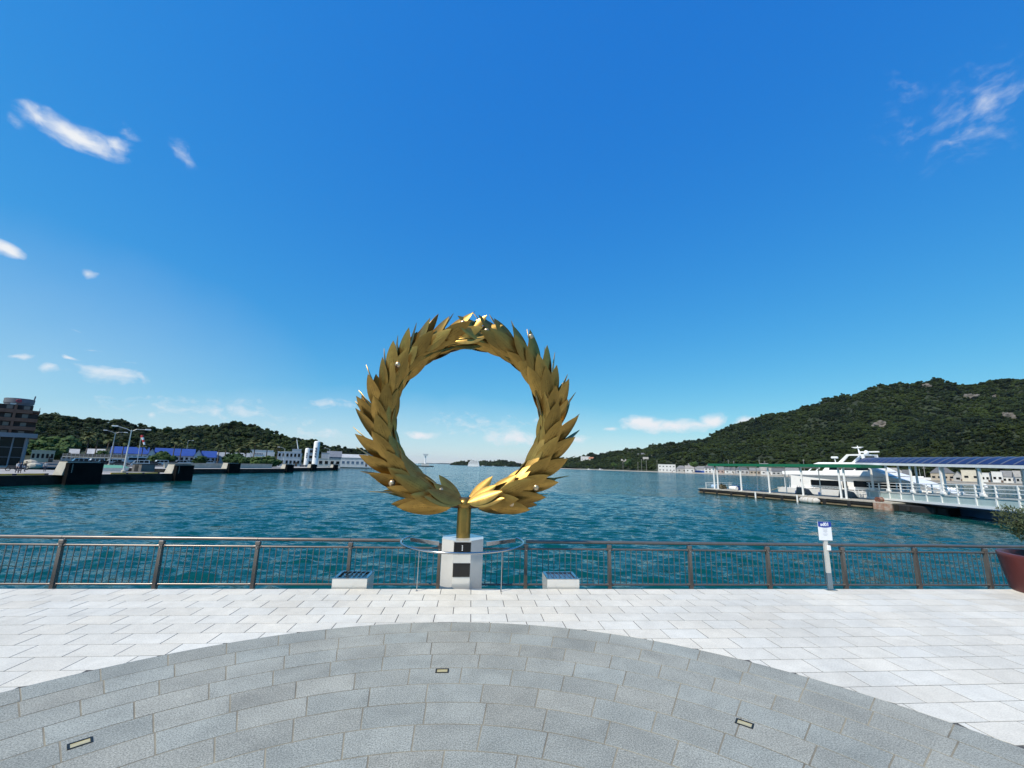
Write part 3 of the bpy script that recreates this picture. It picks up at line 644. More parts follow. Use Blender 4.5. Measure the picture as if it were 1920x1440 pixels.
def build_wreath():
    root = thing('wreath_sculpture', 'large golden wreath of metal leaves standing on the mirrored plinth', 'sculpture', (WX, WY, .87))
    B = Vector((WX, WY, .87))
    leaves = [leaf_mesh(.98, .34, .12, -.02), leaf_mesh(.94, .335, .18, .02), leaf_mesh(.92, .345, .08, -.03), leaf_mesh(1.0, .33, .13, -.02)]
    R, rt = 1.86, .155
    MB().lathe([(.15, 0), (.15, .30), (.148, .62), (.135, .70)], 28).build('pole', m_stem, root, 40)
    MB().ball((0, -.02, .70), .17, 16, 10, (1, 1, .8)).build('collar', m_stem, root, 60)
    st = MB().tube([(R*sin(2*pi*i/48), 0, WZ-.87-R*cos(2*pi*i/48)) for i in range(48)], .125, 10, close=True).build('stem_ring', m_stem2, root, 60)
    # 15 stations up each side, eight leaves round the stem at every station
    for s in (-1, 1):
        for i in range(15):
            for j in range(8):
                th = radians(10+(i+(.5 if j % 2 else 0))*11.0)+random.gauss(0, .012)
                if th > radians(169): continue
                ph = radians((4, 48, 92, 138, 180, 225, 270, 315)[j])+random.gauss(0, .06)
                Nn = Vector((s*sin(th), 0, -cos(th))); T = Vector((s*cos(th), 0, sin(th))); V = Vector((0, -1, 0))
                n = Nn*cos(ph)+V*sin(ph)
                fl = radians(17+12*max(0, cos(ph))+random.gauss(0, 2.2))
                if i == 0: fl += radians(4)
                nf = (Nn*cos(ph)*1.25+V*sin(ph)*.8).normalized()
                a = (T*cos(fl)+nf*sin(fl)); a = (a+T.cross(n)*random.gauss(0, .05)).normalized(); a.z = max(a.z, -.05); a.normalize()
                up = n+V*(1.3 if (i <= 1 and cos(ph) > .5) else .32 if sin(ph) > .3 else 0); up = (up-a*up.dot(a)).normalized(); up = (Matrix.Rotation(random.gauss(0, .12), 3, a) @ up)
                y = up.cross(a)
                p = Vector((0, 0, WZ-.87))+Nn*R+n*rt*random.uniform(.9, 1.05)-a*.06
                o = link('leaf', random.choice(leaves), root)
                o.matrix_local = Matrix.Translation(p) @ Matrix((a, y, up)).transposed().to_4x4() @ Matrix.Scale(random.uniform(.9, 1.06), 4)
    # crossing tips at the crown of the wreath
    for (x, z, ang, ph, y) in ((-.22, 1.78, 48, .5, -.20), (.42, 1.82, 152, .2, -.12), (-.06, 1.92, 18, .3, -.16), (-.38, 1.70, 14, .1, -.24)):
        a = Vector((cos(radians(ang)), -.12, sin(radians(ang)))).normalized(); up = Vector((-.35*sin(ph), -1, .3)); up = (up-a*up.dot(a)).normalized()
        o = link('leaf', leaves[0], root); o.matrix_local = Matrix.Translation((x, y, WZ-.87+z)) @ Matrix((a, up.cross(a), up)).transposed().to_4x4() @ Matrix.Scale(.82, 4)
    # pairs of leaves opening out of the pole head
    for s in (-1, 1):
        for (el, yy, k) in ((46, -.02, .82), (32, -.20, .78), (20, -.30, .84), (9, -.30, .86), (26, .12, .8)):
            a = Vector((s*cos(radians(el)), yy*.8, sin(radians(el)))).normalized(); up = Vector((-s*.25, -1, .55 if el > 0 else .15)); up = (up-a*up.dot(a)).normalized()
            o = link('leaf', leaves[1], root); o.matrix_local = Matrix.Translation((s*.06, yy, .74)) @ Matrix((a, up.cross(a), up)).transposed().to_4x4() @ Matrix.Scale(k, 4)
    for px, py in ((912, 621), (995, 631), (746, 684), (735, 906), (826, 920), (1005, 914), (960, 944), (868, 606)):
        p = onY(px, py, WY-.25)-B
        MB().ball((0, 0, 0), .068, 16, 10, (1, 1, 1.12)).build('olive_fruit', m_pearl, root, 80, loc=p)
build_wreath()

def build_plinth():
    root = thing('plinth', 'mirror polished octagonal steel plinth under the golden wreath', 'plinth', (WX, WY, -.42))
    a = .43; R = a/cos(pi/8); poly = [(R*cos(pi/8+i*pi/4), R*sin(pi/8+i*pi/4)) for i in range(8)]
    for i in range(8):                                      # eight folded sheets with hairline gaps
        p, q_ = Vector(poly[i]), Vector(poly[(i+1) % 8]); d = (q_-p).normalized()*.0025; nn = Vector((d.y, -d.x)).normalized()
        p, q_ = p+d, q_-d
        MB().prism([(p.x, p.y), (q_.x, q_.y), (q_.x-nn.x*.01, q_.y-nn.y*.01), (p.x-nn.x*.01, p.y-nn.y*.01)], 0, 1.282).build('panel', m_steel, root)
    MB().prism([(x*1.004, y*1.004) for x, y in poly], 1.283, 1.292).build('top_plate', m_steel, root)
    MB().prism([(x*.97, y*.97) for x, y in poly], 0, 1.28).build('core', m_plaque, root)
    y = -a-.006
    pl = MB().box(-.172, .172, y-.006, y+.003, 1.06, 1.262).build('plaque', m_plaque, root); pl['label'] = 'black plaque with a small line of white characters'
    g = MB()
    for k in range(5): g.box(-.012+.004*(k % 2), .010, y-.0085, y-.0055, 1.19-k*.022, 1.203-k*.022)
    g.build('lettering', mat('white_print', (.8, .8, .8), .5), pl)
    MB().box(-.172, .172, y-.006, y+.003, .60, .86).build('plaque', m_plaque, root)
build_plinth()

def build_ring_rail():
    cx, cy, z, R = WX, 9.83, .745, 1.335
    root = thing('curved_guard_rail', 'curved stainless steel guard rail sweeping round the front of the plinth', 'rail', (cx, cy, 0))
    pts = [(R*sin(t), -R*cos(t), z) for t in [radians(-112+224*i/60) for i in range(61)]]
    MB().tube(pts, .023, 10).build('rail', m_satin, root, 60)
    for x in (-.83, .79):
        y = -sqrt(R*R-x*x); MB().tube([(x, y, 0), (x, y, z-.02)], .009, 8).build('post', m_satin, root, 60)
        MB().lathe([(.022, .002), (.022, .010), (.012, .012)], 12, (x, y)).build('foot', m_satin, root)
    for s in (-1, 1):
        e = pts[0] if s < 0 else pts[-1]
        MB().prism([(e[0]*.98, e[1]-.03), (s*.52, -.02), (s*.52, .08), (e[0]*.98, e[1]+.0)], z-.10, z-.015).build('bracket', m_satin, root)
build_ring_rail()

def light_box(label, x, y, lamps):
    root = thing('floodlight_box', label, 'floodlight', (x, y, -.42), 0, 'floodlight boxes beside the plinth')
    w, d, h = .66, .62, .58
    MB().box(-w/2, w/2, -d/2, -d/2+.006, 0, h).build('front_panel', m_steel, root)
    for s in (-1, 1): MB().box(min(s*w/2, s*(w/2-.006)), max(s*w/2, s*(w/2-.006)), -d/2+.007, d/2-.007, 0, h).build('side_panel', m_steel, root)
    MB().box(-w/2, w/2, d/2-.006, d/2, 0, h).build('back_panel', m_steel, root)
    for (x0, x1, y0, y1) in ((-w/2, w/2, -d/2, -d/2+.06), (-w/2, w/2, d/2-.06, d/2), (-w/2, -w/2+.06, -d/2+.061, d/2-.061), (w/2-.06, w/2, -d/2+.061, d/2-.061)):
        MB().box(x0, x1, y0, y1, h+.001, h+.013).build('rim', m_satin, root)
    MB().box(-w/2+.061, w/2-.061, -d/2+.061, d/2-.061, h-.05, h-.02).build('grille_bed', m_plaque, root)
    for k in range(1, 6):
        xx = -w/2+.06+k*(w-.12)/6; MB().box(xx-.008, xx+.008, -d/2+.062, d/2-.062, h-.018, h+.004).build('bar', m_satin, root)
    if lamps:
        for k in range(5):
            xx = -w/2+.06+(k+.65)*(w-.12)/6; MB().lathe([(.034, h-.019), (.03, h-.004), (.012, h-.002)], 10, (xx, .12)).build('lamp', m_satin, root)
    else:
        g = MB().box(-w/2+.061, w/2-.061, -d/2+.061, d/2-.061, h-.017, h-.012).build('glass', mat('blue_glass', (.06, .075, .12), .06, 0, .8), root)
light_box('low mirrored floodlight box with five dark lamps left of the plinth', -2.26, 9.30, True)
light_box('low mirrored floodlight box with bluish glass top right of the plinth', 1.955, 9.30, False)

def build_railing():
    root = thing('railing', 'brown metal railing with thin pickets along the waterfront', 'railing', (0, 9.9, -.42))
    z0, zt, zm, zb = 0, 1.15, 1.0, .25
    post = MB()
    post.add([(-.036, -.045, 0), (.036, -.045, 0), (.036, .05, 0), (-.036, .05, 0), (-.032, -.04, zt-.12), (.032, -.04, zt-.12), (.032, .035, zt-.12), (-.032, .035, zt-.12)],
             [(3,2,1,0),(4,5,6,7),(0,1,5,4),(1,2,6,5),(2,3,7,6),(3,0,4,7)])
    pm = post.mesh('post', m_brown)
    hd = MB().bevbox(-.05, .05, -.045, .045, zt-.125, zt-.045, .01).mesh('post_head', m_brown)
    bolt = MB().tube([(0, -.058, zt-.17), (0, -.046, zt-.17)], .012, 8).mesh('bolt', m_satin)
    pk = MB().box(-.0075, .0075, -.0075, .0075, zb+.02, zm-.015).mesh('picket', m_picket)
    xs = [-.62+1.917*n for n in range(-6, 9)]
    for x in xs:
        p = link('post', pm, root, (x, 0, 0)); link('post_head', hd, p); link('bolt', bolt, p)
    for a, b in zip(xs, xs[1:]):
        for (z, r) in ((zt, .036), (zm, .021), (zb, .021)):
            x0, x1 = a+.045, b-.045
            if z == zt: x0, x1 = a-.005, b-.012
            if z == zt and abs(a+.62) < .1: continue
            if z == zt and abs(b+.62) < .1: x1 = -1.43
            MB().tube([(x0, 0, z), (x1, 0, z)], r, 10).build('rail', m_brown, root, 60)
            if z != zt:
                for xx in (x0-.01, x1-.035): MB().tube([(xx, 0, z), (xx+.045, 0, z)], r+.008, 8).build('rail_socket', m_brown, root, 60)
        for k in range(1, 15): link('picket', pk, root, (a+(b-a)*k/15, 0, 0))
build_railing()

def text_mesh(body, size, name, m, parent, mtx, ext=.002, bold=.0):
    cu = bpy.data.curves.new(name, 'FONT'); cu.body = body; cu.size = size; cu.extrude = ext; cu.offset = bold; cu.align_x = 'CENTER'; cu.resolution_u = 3
    t = bpy.data.objects.new(name, cu); COL.objects.link(t); dg = bpy.context.evaluated_depsgraph_get(); dg.update()
    me = bpy.data.meshes.new_from_object(t.evaluated_get(dg)); bpy.data.objects.remove(t); me.materials.clear(); me.materials.append(m)
    o = link(name, me, parent); o.matrix_local = mtx; return o
def build_sign():
    root = thing('bus_stop_sign', 'white sign with blue sd01 header on a slim grey post at the railing', 'sign', (7.66, 8.86, 0), radians(-4))
    m_post = mat('sign_post', (.60, .58, .53), .45, .2, noise=(6, .15)); m_w = mat('sign_white', (.80, .81, .83), .35); m_b = mat('sign_blue', (.008, .04, .30), .35)
    MB().add([(-.045, -.02, .34), (.045, -.02, .34), (.045, .02, .34), (-.045, .02, .34), (-.04, -.02, 1.05), (.04, -.02, 1.05), (.04, .02, 1.05), (-.04, .02, 1.05)],
             [(3,2,1,0),(4,5,6,7),(0,1,5,4),(1,2,6,5),(2,3,7,6),(3,0,4,7)]).build('post', m_post, root)
    lo = MB().bevbox(-.05, .05, -.025, .025, 0, .339, .004).build('lower_post', mat('blue_grey_reflection', (.20, .26, .30), .2, .6), root)  # reflection low on the post put in as a blue-grey colour
    MB().box(-.11, .11, -.07, .07, 0, .012).build('base_plate', m_satin, root)
    MB().bevbox(-.145, .145, -.034, -.022, 1.0, 1.385, .004).build('panel', m_w, root)
    arc = [(-.145, 1.385), (-.145, 1.285)]+[(-.145+.29*i/12, 1.285-.022*sin(pi*i/12)) for i in range(1, 12)]+[(.145, 1.285), (.145, 1.385)]
    h = MB().extr_y([(x*.99, z) for x, z in arc], -.0372, -.0345).build('header', m_b, root)
    rx = Matrix.Rotation(radians(90), 4, 'X')
    text_mesh('sd01', .10, 'lettering', m_w, h, Matrix.Translation((0, -.0385, 1.298)) @ rx, .001, .003)
    m_ink = mat('grey_ink', (.42, .44, .48), .6)
    for k, (x0, x1) in enumerate(((-.05, .05), (-.035, .04), (-.045, .045), (-.02, .03), (-.055, .05), (-.04, .03))):
        MB().box(x0, x1, -.0365, -.0343, 1.232-k*.026, 1.239-k*.026).build('text_line', m_ink, root)
    MB().bevbox(.0, .07, -.06, -.022, .80, .90, .006).build('notice_clip', m_w, root)
build_sign()

def ground_light(label, px, py):
    p = onZ(px, py, 0); d = Vector((p.x, p.y))-CC; a = atan2(d.x, d.y)
    root = thing('ground_light', label, 'light', (p.x, p.y, 0), -a, 'lights set into the grey paving')
    m_f = mat('dark_bronze', (.035, .03, .022), .4, .6)
    w, h, t = .078, .052, .016
    for (x0, x1, y0, y1) in ((-w, w, -h, -h+t), (-w, w, h-t, h), (-w, -w+t, -h+t, h-t), (w-t, w, -h+t, h-t)):
        MB().box(x0, x1, y0, y1, -.03, .005).build('frame', m_f, root)
    MB().box(-w+t, w-t, -h+t, h-t, -.028, .001).build('lens', mat('amber_glass', (.50, .44, .24), .16, 0, .6, noise=(22, .25)), root)
ground_light('small square light in the grey paving below the plinth', 829, 1258)
ground_light('small light in the grey paving at the right', 1396, 1357)
ground_light('small light in the grey paving at the far left', 150, 1394)

def leaf_cloud(seed, n, core, size, aspect, elong, mtl, name='foliage', droop=0):
    """many narrow leaf faces spread through a crown volume"""
    r = random.Random(seed); q = MB()
    for _ in range(n):
        c, rad = r.choice(core); d = Vector((r.gauss(0, 1), r.gauss(0, 1), r.gauss(.2, 1))).normalized()
        p = Vector(c)+d*rad*(r.random()**.45)
        ax = (d*.8+Vector((r.gauss(0, .6), r.gauss(0, .6), r.gauss(.25, .6)))).normalized(); w = ax.orthogonal().normalized()
        w = Matrix.Rotation(r.random()*6.28, 3, ax) @ w; l = size*r.uniform(.7, 1.3)
        q.add([p, p+ax*l*.5+w*l*aspect, p+ax*l, p+ax*l*.5-w*l*aspect], [(0, 1, 2, 3)])
    return q.mesh(name, mtl)
def build_planter():
    root = thing('planter', 'large dark red round planter pot at the right edge of the plaza', 'planter', (12.66, 8.45, 0))
    m_pot = mat('oxblood_glaze', (.11, .026, .022), .38, noise=(3, .3))
    MB().lathe([(.76, 0), (.775, .012), (.835, .36), (.885, .70), (.895, .765), (.885, .785), (.80, .785), (.79, .76), (.77, .66)], 56, cap=False).build('pot', m_pot, root, 40)
    MB().lathe([(.01, .671), (.775, .67)], 40, cap=False).build('soil', mat('soil', (.05, .035, .02), .95, noise=(9, .4)), root)
    t = thing('olive_bush', 'grey green olive bush growing in the dark red planter', 'bush', (12.74, 8.47, .672))
    q = MB(); cores = []
    r = random.Random(3)
    for k in range(9):
        a = k*.7+r.random(); e = Vector((cos(a)*r.uniform(.35, .62), sin(a)*r.uniform(.35, .62), r.uniform(.55, 1.05)))
        q.tube([(0, 0, 0), e*.4+Vector((0, 0, .12)), e], [.03, .02, .008], 6); cores.append((tuple(e), r.uniform(.22, .34))); cores.append((tuple(e*.68+Vector((0, 0, .05))), .22))
    q.build('stems', mat('olive_bark', (.12, .10, .075), .9), t)
    link('foliage', leaf_cloud(5, 6500, cores, .085, .12, 1, leaf_mat('olive_leaf', (.055, .075, .035), (.16, .19, .11), 9)), t)
build_planter()

# ================================================================== RIGHT HAND PIER
m_wp = mat('white_paint', (.84, .84, .82), .4, noise=(1.5, .06)); m_wp2 = mat('weathered_white', (.60, .60, .57), .5, noise=(2, .2))
m_green = mat('green_roof_edge', (.008, .13, .06), .45); m_glassk = mat('dark_window', (.005, .006, .008), .22, 0, .2)
m_rust = mat('rusty_steel', (.24, .085, .035), .8, noise=(2.2, .6, (.42, .36, .30))); m_rubber = mat('black_rubber', (.013, .013, .013), .8)
m_hullb = mat('hull_blue', (.015, .06, .20), .35); m_pale = mat('pale_green_paint', (.46, .56, .54), .5, noise=(.8, .12)); m_rope = mat('rope', (.35, .27, .16), .9)
PA = Vector((46.2, 84.1, 0)); PB = Vector((55.2, 46.4, 0)); PU = (PB-PA).normalized(); PL = 33.9     # near edge of the pontoon
PANG = atan2(PU.y, PU.x)                                                                                        # local x along the pontoon, local y away from the plaza
DECK = .95
def build_pontoon():
    root = thing('pontoon', 'long floating pontoon pier with black rubber edge', 'pier', (PA.x, PA.y, WATER), PANG)
    MB().box(0, PL, .25, 8.6, -.5, DECK-.12).build('float', mat('pontoon_steel', (.05, .045, .04), .8, noise=(.7, .5)), root)
    MB().box(-.1, PL, .05, 8.8, DECK-.12, DECK).build('deck', mat('pontoon_deck', (.42, .39, .33), .85, noise=(1.2, .3)), root)
    for z in (.50, .12): MB().box(-.15, PL*.93, -.02, .245, z, z+.18).build('rubbing_strip', m_rubber if z > .3 else mat('wet_timber', (.20, .155, .09), .8, noise=(1, .4)), root)
    k = 1.2
    while k < PL*.92:
        MB().bevbox(k, k+.5, -.10, .24, -.1, DECK-.13, .05).build('fender', m_rubber, root); k += 3.4
    MB().box(PL*.935, PL*.998, -.06, .2, -.3, DECK-.125).build('end_plate', m_rust, root)
    for x in (13.6, 21.2): MB().tube([(x, -.16, -.6), (x, -.16, DECK+.1)], .13, 8).build('pile', m_wp, root, 60)
    # rail and clutter at the seaward end
    for x in (.4, 2.6, 4.8, 7.0, 9.2): MB().tube([(x, 7.6, DECK), (x, 7.6, DECK+1.15)], .05, 6).build('rail_post', m_wp, root)
    for y in (1.6, 4.6, 7.6): MB().tube([(.4, y, DECK), (.4, y, DECK+1.15)], .05, 6).build('rail_post', m_wp, root)
    for z in (.45, .8, 1.12):
        MB().tube([(.4, 1.6, DECK+z), (.4, 7.6, DECK+z), (9.4, 7.6, DECK+z)], .035, 6).build('rail', m_wp, root)
build_pontoon()
def pier_pt(x, y, z=0):
    c, s_ = cos(PANG), sin(PANG); return Vector((PA.x+c*x-s_*y, PA.y+s_*x+c*y, WATER+z))
def on_pier(name, label, cat, x, y, group=None, z=DECK): 
    p = pier_pt(x, y, z); return thing(name, label, cat, p, PANG, group)
def build_canopy():
    root = on_pier('pier_canopy', 'pier canopy with green roof edge on slanting white posts', 'canopy', 0, 0)
    h = 4.55
    x0, x1 = 3.2, 29.6
    MB().box(x0-.6, x1+.8, .5, 5.6, h, h+.10).build('roof', m_wp2, root)
    for (a, b, c, d) in ((x0-.7, x1+.9, .38, .495), (x0-.7, x1+.9, 5.605, 5.72)): MB().box(a, b, c, d, h-.10, h+.34).build('fascia', m_green, root)
    for a in (x0-.7, x1+.79): MB().box(a, a+.11, .50, 5.60, h-.10, h+.34).build('fascia', m_green, root)
    for k, x in enumerate((x0, x0+.9, 9.6, 15.4, 21.3, 27.0, 27.7)):
        for y in (1.1, 5.0):
            if k in (0, 1, 5, 6) and y > 2: continue
            pw = .11 if y < 2 else .06
            MB().bevbox(x-pw, x+pw, y-pw, y+pw, 0, h-.002, .03).build('post', m_wp, root)
            MB().bevbox(x-.3, x+.3, y-.3, y+.3, 0, .10, .02).build('post_foot', m_wp2, root)
    for x in (9.6, 15.4, 21.3, 27.0): MB().box(x-.08, x+.08, 1.25, 4.85, h-.28, h-.01).build('cross_beam', m_wp2, root)
build_canopy()
for (x, y, c, r, l, lab) in ((1.2, 3.0, 'tarp_blue', .38, 1.2, 'light blue drum lying at the seaward end of the pier'), (6.3, 3.2, 'tarp_navy', .42, 1.3, 'dark blue drum lying under the pier canopy'), (7.1, 1.8, 'white_paint', .38, 1.5, 'white drum lying in front of the dark blue drum')):
    m_ = mat(c, {'tarp_blue': (.30, .45, .62), 'tarp_navy': (.02, .06, .22)}.get(c, (.7, .7, .7)), .5)
    root = on_pier('drum', lab, 'drum', x, y, 'drums on the pier'); root.location.z += r
    MB().tube([(-l/2, 0, 0), (-l/2+.06, 0, 0), (l/2-.06, 0, 0), (l/2, 0, 0)], [r*.92, r, r, r*.92], 14).build('body', m_, root, 40)
    for xx in (-l*.2, l*.2): MB().tube([(xx-.02, 0, 0), (xx+.02, 0, 0)], r*1.03, 14).build('hoop', m_wp2, root, 40)
root = on_pier('net_heap', 'heap of brown fishing net beside the light blue drum', 'net', 2.7, 3.4)
link('net', leaf_cloud(11, 420, [((0, 0, .3), .5), ((.4, .1, .25), .4), ((-.3, .2, .35), .4)], .35, .4, 1, mat('net_brown', (.30, .26, .17), .95, noise=(4, .5))), root)
MB().ball((0, 0, .28), .45, 10, 6, (1.3, 1, .75)).build('core', MATS['net_brown'], root)
root = on_pier('big_fender', 'white inflatable fender roped against the pontoon side', 'fender', 23.4, -.55, z=.42)
MB().tube([(-1.6, 0, 0), (-1.45, 0, 0), (-1.1, 0, 0), (1.1, 0, 0), (1.45, 0, 0), (1.6, 0, 0)], [.05, .28, .48, .48, .28, .05], 14).build('body', mat('dirty_white', (.62, .59, .54), .6, noise=(2, .35)), root, 60)
for xx in (-.8, 0, .8): MB().tube([(xx+.49*.2*sin(t), .50*cos(t), .50*sin(t)) for t in [2*pi*i/16 for i in range(16)]], .02, 5, close=True).build('rope', m_rope, root)
root = on_pier('mooring_drum', 'rusty round mooring drum at the pontoon end by the gangway', 'mooring drum', 31.9, 1.0); root.scale = (.55, .8, .55)
MB().tube([(0, -.5, .5), (0, .5, .5)], .5, 16).build('reel', m_rust, root, 40)
for y in (-.5, .44): MB().tube([(0, y, .5), (0, y+.06, .5)], .62, 18).build('flange', mat('oxide_red', (.20, .05, .03), .7), root, 40)
for k, (x, lab) in enumerate(((17.6, 'grey covered deck box nearest the big window of the yacht'), (24.6, 'grey folded gangplank cover beside the double posts'))):
    root = on_pier('deck_box', lab, 'box', x, 6.2); MB().add([(-1.1, -.6, 0), (1.1, -.6, 0), (1.1, .6, 0), (-1.1, .6, 0), (-.95, -.4, 1.15), (.6, -.4, .85), (.6, .4, .85), (-.95, .4, 1.15)], [(3,2,1,0),(4,5,6,7),(0,1,5,4),(1,2,6,5),(2,3,7,6),(3,0,4,7)]).build('cover', mat('grey_tarp', (.13, .14, .15), .7, noise=(2, .3)), root)
    MB().box(-1.15, 1.15, -.65, .65, .02, .12).build('skid', m_rubber, root)

# ------------------------------------------------------------------ white motor yacht moored behind the pontoon
def build_yacht():
    p = pier_pt(9.4, 10.2); root = thing('motor_yacht', 'large white motor yacht moored behind the pier canopy', 'yacht', p, PANG); root.scale = (.84, .95, 1)
    Ln, B = 33.0, 3.4                                         # local x from stern to bow, y away
    cy = B
    def sect(x):                                              # half beam, deck height
        t = x/Ln; hb = B*(1 if t < .62 else max(.03, 1-((t-.62)/.38)**2.1)); return hb, 1.75+.25*t+.55*max(0, t-.55)
    def shell(z_lo, z_hi, f0, f1, name, m):
        q = MB(); n = 26
        for i in range(n+1):
            x = Ln*i/n; hb, dz = sect(x); zl = z_lo(x, dz); zh = z_hi(x, dz); xe = x-(1-1)*0
            fl0 = f0(x/Ln); fl1 = f1(x/Ln)
            q.v += [(x*fl0, cy-hb*fl0, zl), (x*fl1, cy-hb*fl1, zh), (x*fl1, cy+hb*fl1, zh), (x*fl0, cy+hb*fl0, zl)]
        for i in range(n):
            a, b = i*4, i*4+4
            q.f += [(a, b, b+1, a+1), (a+1, b+1, b+2, a+2), (a+2, b+2, b+3, a+3)]
        q.f += [(0, 1, 2, 3), (n*4+3, n*4+2, n*4+1, n*4)]
        return q.build(name, m, root, 30)
    hull = shell(lambda x, d: .62, lambda x, d: d, lambda t: .96, lambda t: 1.0, 'hull', m_wp)
    shell(lambda x, d: -.5, lambda x, d: .618, lambda t: .90, lambda t: .958, 'hull_bottom', m_hullb)
    MB().box(0, -0.001+.0, cy-1, cy+1, 0, .1)
    MB().box(-1.6, -.02, cy-B*.9, cy+B*.9, .45, .62).build('swim_platform', m_wp, root)
    # main deck house with a long raked nose
    def house(name, poly, hw0, hw1, m, par=root):
        """side profile polygon (x,z) with half width tapering from bottom to top"""
        zs = [z for _, z in poly]; a, b = min(zs), max(zs)
        q = MB(); n = len(poly)
        def hw(x, z): return (hw0+(hw1-hw0)*(z-a)/(b-a))*(1 if x < Ln*.66 else max(.22, 1-((x/Ln-.66)/.36)**1.7))
        q.v = [(x, cy-hw(x, z), z) for x, z in poly]+[(x, cy+hw(x, z), z) for x, z in poly]
        q.f = [tuple(range(n)), tuple(range(n, 2*n))[::-1]]+[((i+1) % n, i, n+i, n+(i+1) % n) for i in range(n)]
        return q.build(name, m, par)
    main = house('deckhouse', [(3.0, 1.8), (29.8, 2.25), (28.2, 2.75), (24.6, 3.75), (21.5, 4.35), (3.2, 4.15)], 3.12, 3.04, m_wp)
    # window bands on the near side and the far side
    for sgn in (-1, 1):
        def win(x0, x1, z0, z1, cutx=0, name='window'):
            yy = cy+sgn*3.13; e = .03
            poly = [(x0, z0), (x1+cutx, z0), (x1, z1), (x0, z1)]
            q = MB(); ys = [(yy-.02-.0*z, yy+.05*sgn) for _, z in poly]
            off = lambda z: sgn*(3.12-.08*(z-1.8)/2.5)
            q.v = [(x, cy+off(z)-sgn*.05, z) for x, z in poly]+[(x, cy+off(z)+sgn*.03, z) for x, z in poly]
            q.f = [(0, 1, 2, 3), (7, 6, 5, 4)]+[((i+1) % 4, i, 4+i, 4+(i+1) % 4) for i in range(4)]
            return q.build(name, m_glassk, main)
        win(7.6, 13.6, 2.45, 3.35); win(13.95, 14.75, 2.2, 3.3, name='door'); win(16.0, 22.8, 2.5, 3.45, 1.9)
        win(5.3, 5.75, 3.0, 3.4, name='small_window')
    up = house('upper_bulwark', [(1.2, 4.16), (22.0, 4.36), (19.6, 5.05), (3.4, 4.85), (1.0, 4.75)], 3.03, 2.85, m_wp)
    MB().box(1.0, 21.0, cy-3.08, cy+3.08, 4.10, 4.155).build('deck_line', mat('grey_trim', (.30, .32, .34), .5), root)
    fb = house('wheelhouse', [(9.4, 4.8), (20.2, 5.0), (18.0, 6.10), (10.6, 6.10)], 2.2, 1.9, m_wp)
    for sgn in (-1, 1):
        for (x0, x1, c0, c1) in ((10.9, 13.3, 0, .1), (13.6, 15.6, 0, 0), (15.9, 17.6, .9, 0)):
            q = MB(); off = lambda z: sgn*(2.2-.3*(z-4.8)/1.3); poly = [(x0, 5.12), (x1+c0, 5.14), (x1, 5.95), (x0+c1, 5.95)]
            q.v = [(x, cy+off(z)-sgn*.04, z) for x, z in poly]+[(x, cy+off(z)+sgn*.025, z) for x, z in poly]
            q.f = [(0, 1, 2, 3), (7, 6, 5, 4)]+[((i+1) % 4, i, 4+i, 4+(i+1) % 4) for i in range(4)]
            q.build('window', m_glassk, fb)
    rf = house('roof', [(8.0, 6.12), (19.0, 6.12), (18.2, 6.38), (9.0, 6.42)], 2.5, 2.3, m_wp)
    for x in (6.6, 8.2): MB().tube([(x, cy-2.3, 4.8), (x+1.8, cy-2.2, 6.15)], .10, 6).build('roof_strut', m_wp, root); MB().tube([(x, cy+2.3, 4.8), (x+1.8, cy+2.2, 6.15)], .10, 6).build('roof_strut', m_wp, root)
    # radar arch and mast
    for y in (-1.7, 1.7): MB().extr_y([(12.6, 6.4), (13.4, 6.4), (14.7, 7.5), (17.0, 7.5), (17.2, 6.4), (17.6, 6.4), (17.5, 7.75), (14.4, 7.75)], cy+y-.12, cy+y+.12).build('radar_arch', m_wp, root)
    MB().box(14.4, 17.5, cy-1.58, cy+1.58, 7.56, 7.74).build('arch_top', m_wp, root)
    mast = MB().tube([(15.6, cy, 7.74), (15.3, cy, 9.2)], [.16, .08], 8).build('mast', m_wp, root)
    MB().extr_y([(14.3, 9.0), (16.3, 9.0), (15.8, 8.8), (14.9, 8.8)], cy-.25, cy+.25).build('spreader', m_wp, mast); MB().tube([(15.3, cy-.9, 8.9), (15.3, cy+.9, 8.9)], .05, 6).build('yard', m_wp, mast)
    MB().box(16.0, 19.0, cy-.10, cy+.10, 8.05, 8.25).build('radar_bar', m_wp, mast); MB().tube([(15.4, cy, 8.15), (16.2, cy, 8.15)], .1, 6).build('radar_arm', m_wp, mast)
    MB().ball((17.3, cy-.8, 7.98), .40, 12, 8).build('radome', m_wp, root, 80)
    MB().tube([(12.2, cy-1.9, 6.4), (12.1, cy-1.9, 7.1)], .07, 6).build('lamp_post', m_wp, root); MB().bevbox(11.5, 12.7, cy-2.15, cy-1.65, 7.05, 7.4, .08).build('searchlight', m_wp, root)
    # bow rail and stern rail
    for k in range(9):
        x = 23.5+k*1.0; hb, dz = sect(x); MB().tube([(x, cy-hb*.93, dz), (x, cy-hb*.93, dz+.75)], .03, 5).build('rail_post', m_satin, root)
    MB().tube([(x, cy-sect(x)[0]*.93, sect(x)[1]+.75) for x in [23.0+k*.5 for k in range(19)]], .03, 5).build('bow_rail', m_satin, root)
    for y in (-2.6, -1.4): MB().tube([(1.2, cy+y, 1.75), (1.2, cy+y, 4.2)], .06, 6).build('stern_post', m_wp, root)
    MB().tube([(-.3, cy-2.9, .62), (-.2, cy-2.9, 1.6), (1.0, cy-2.9, 1.9)], .05, 6).build('stern_rail', m_satin, root)
    fl = MB().tube([(Ln-.8, cy, 2.5), (Ln-.8, cy, 4.0)], .03, 6).build('flag_staff', m_satin, root)
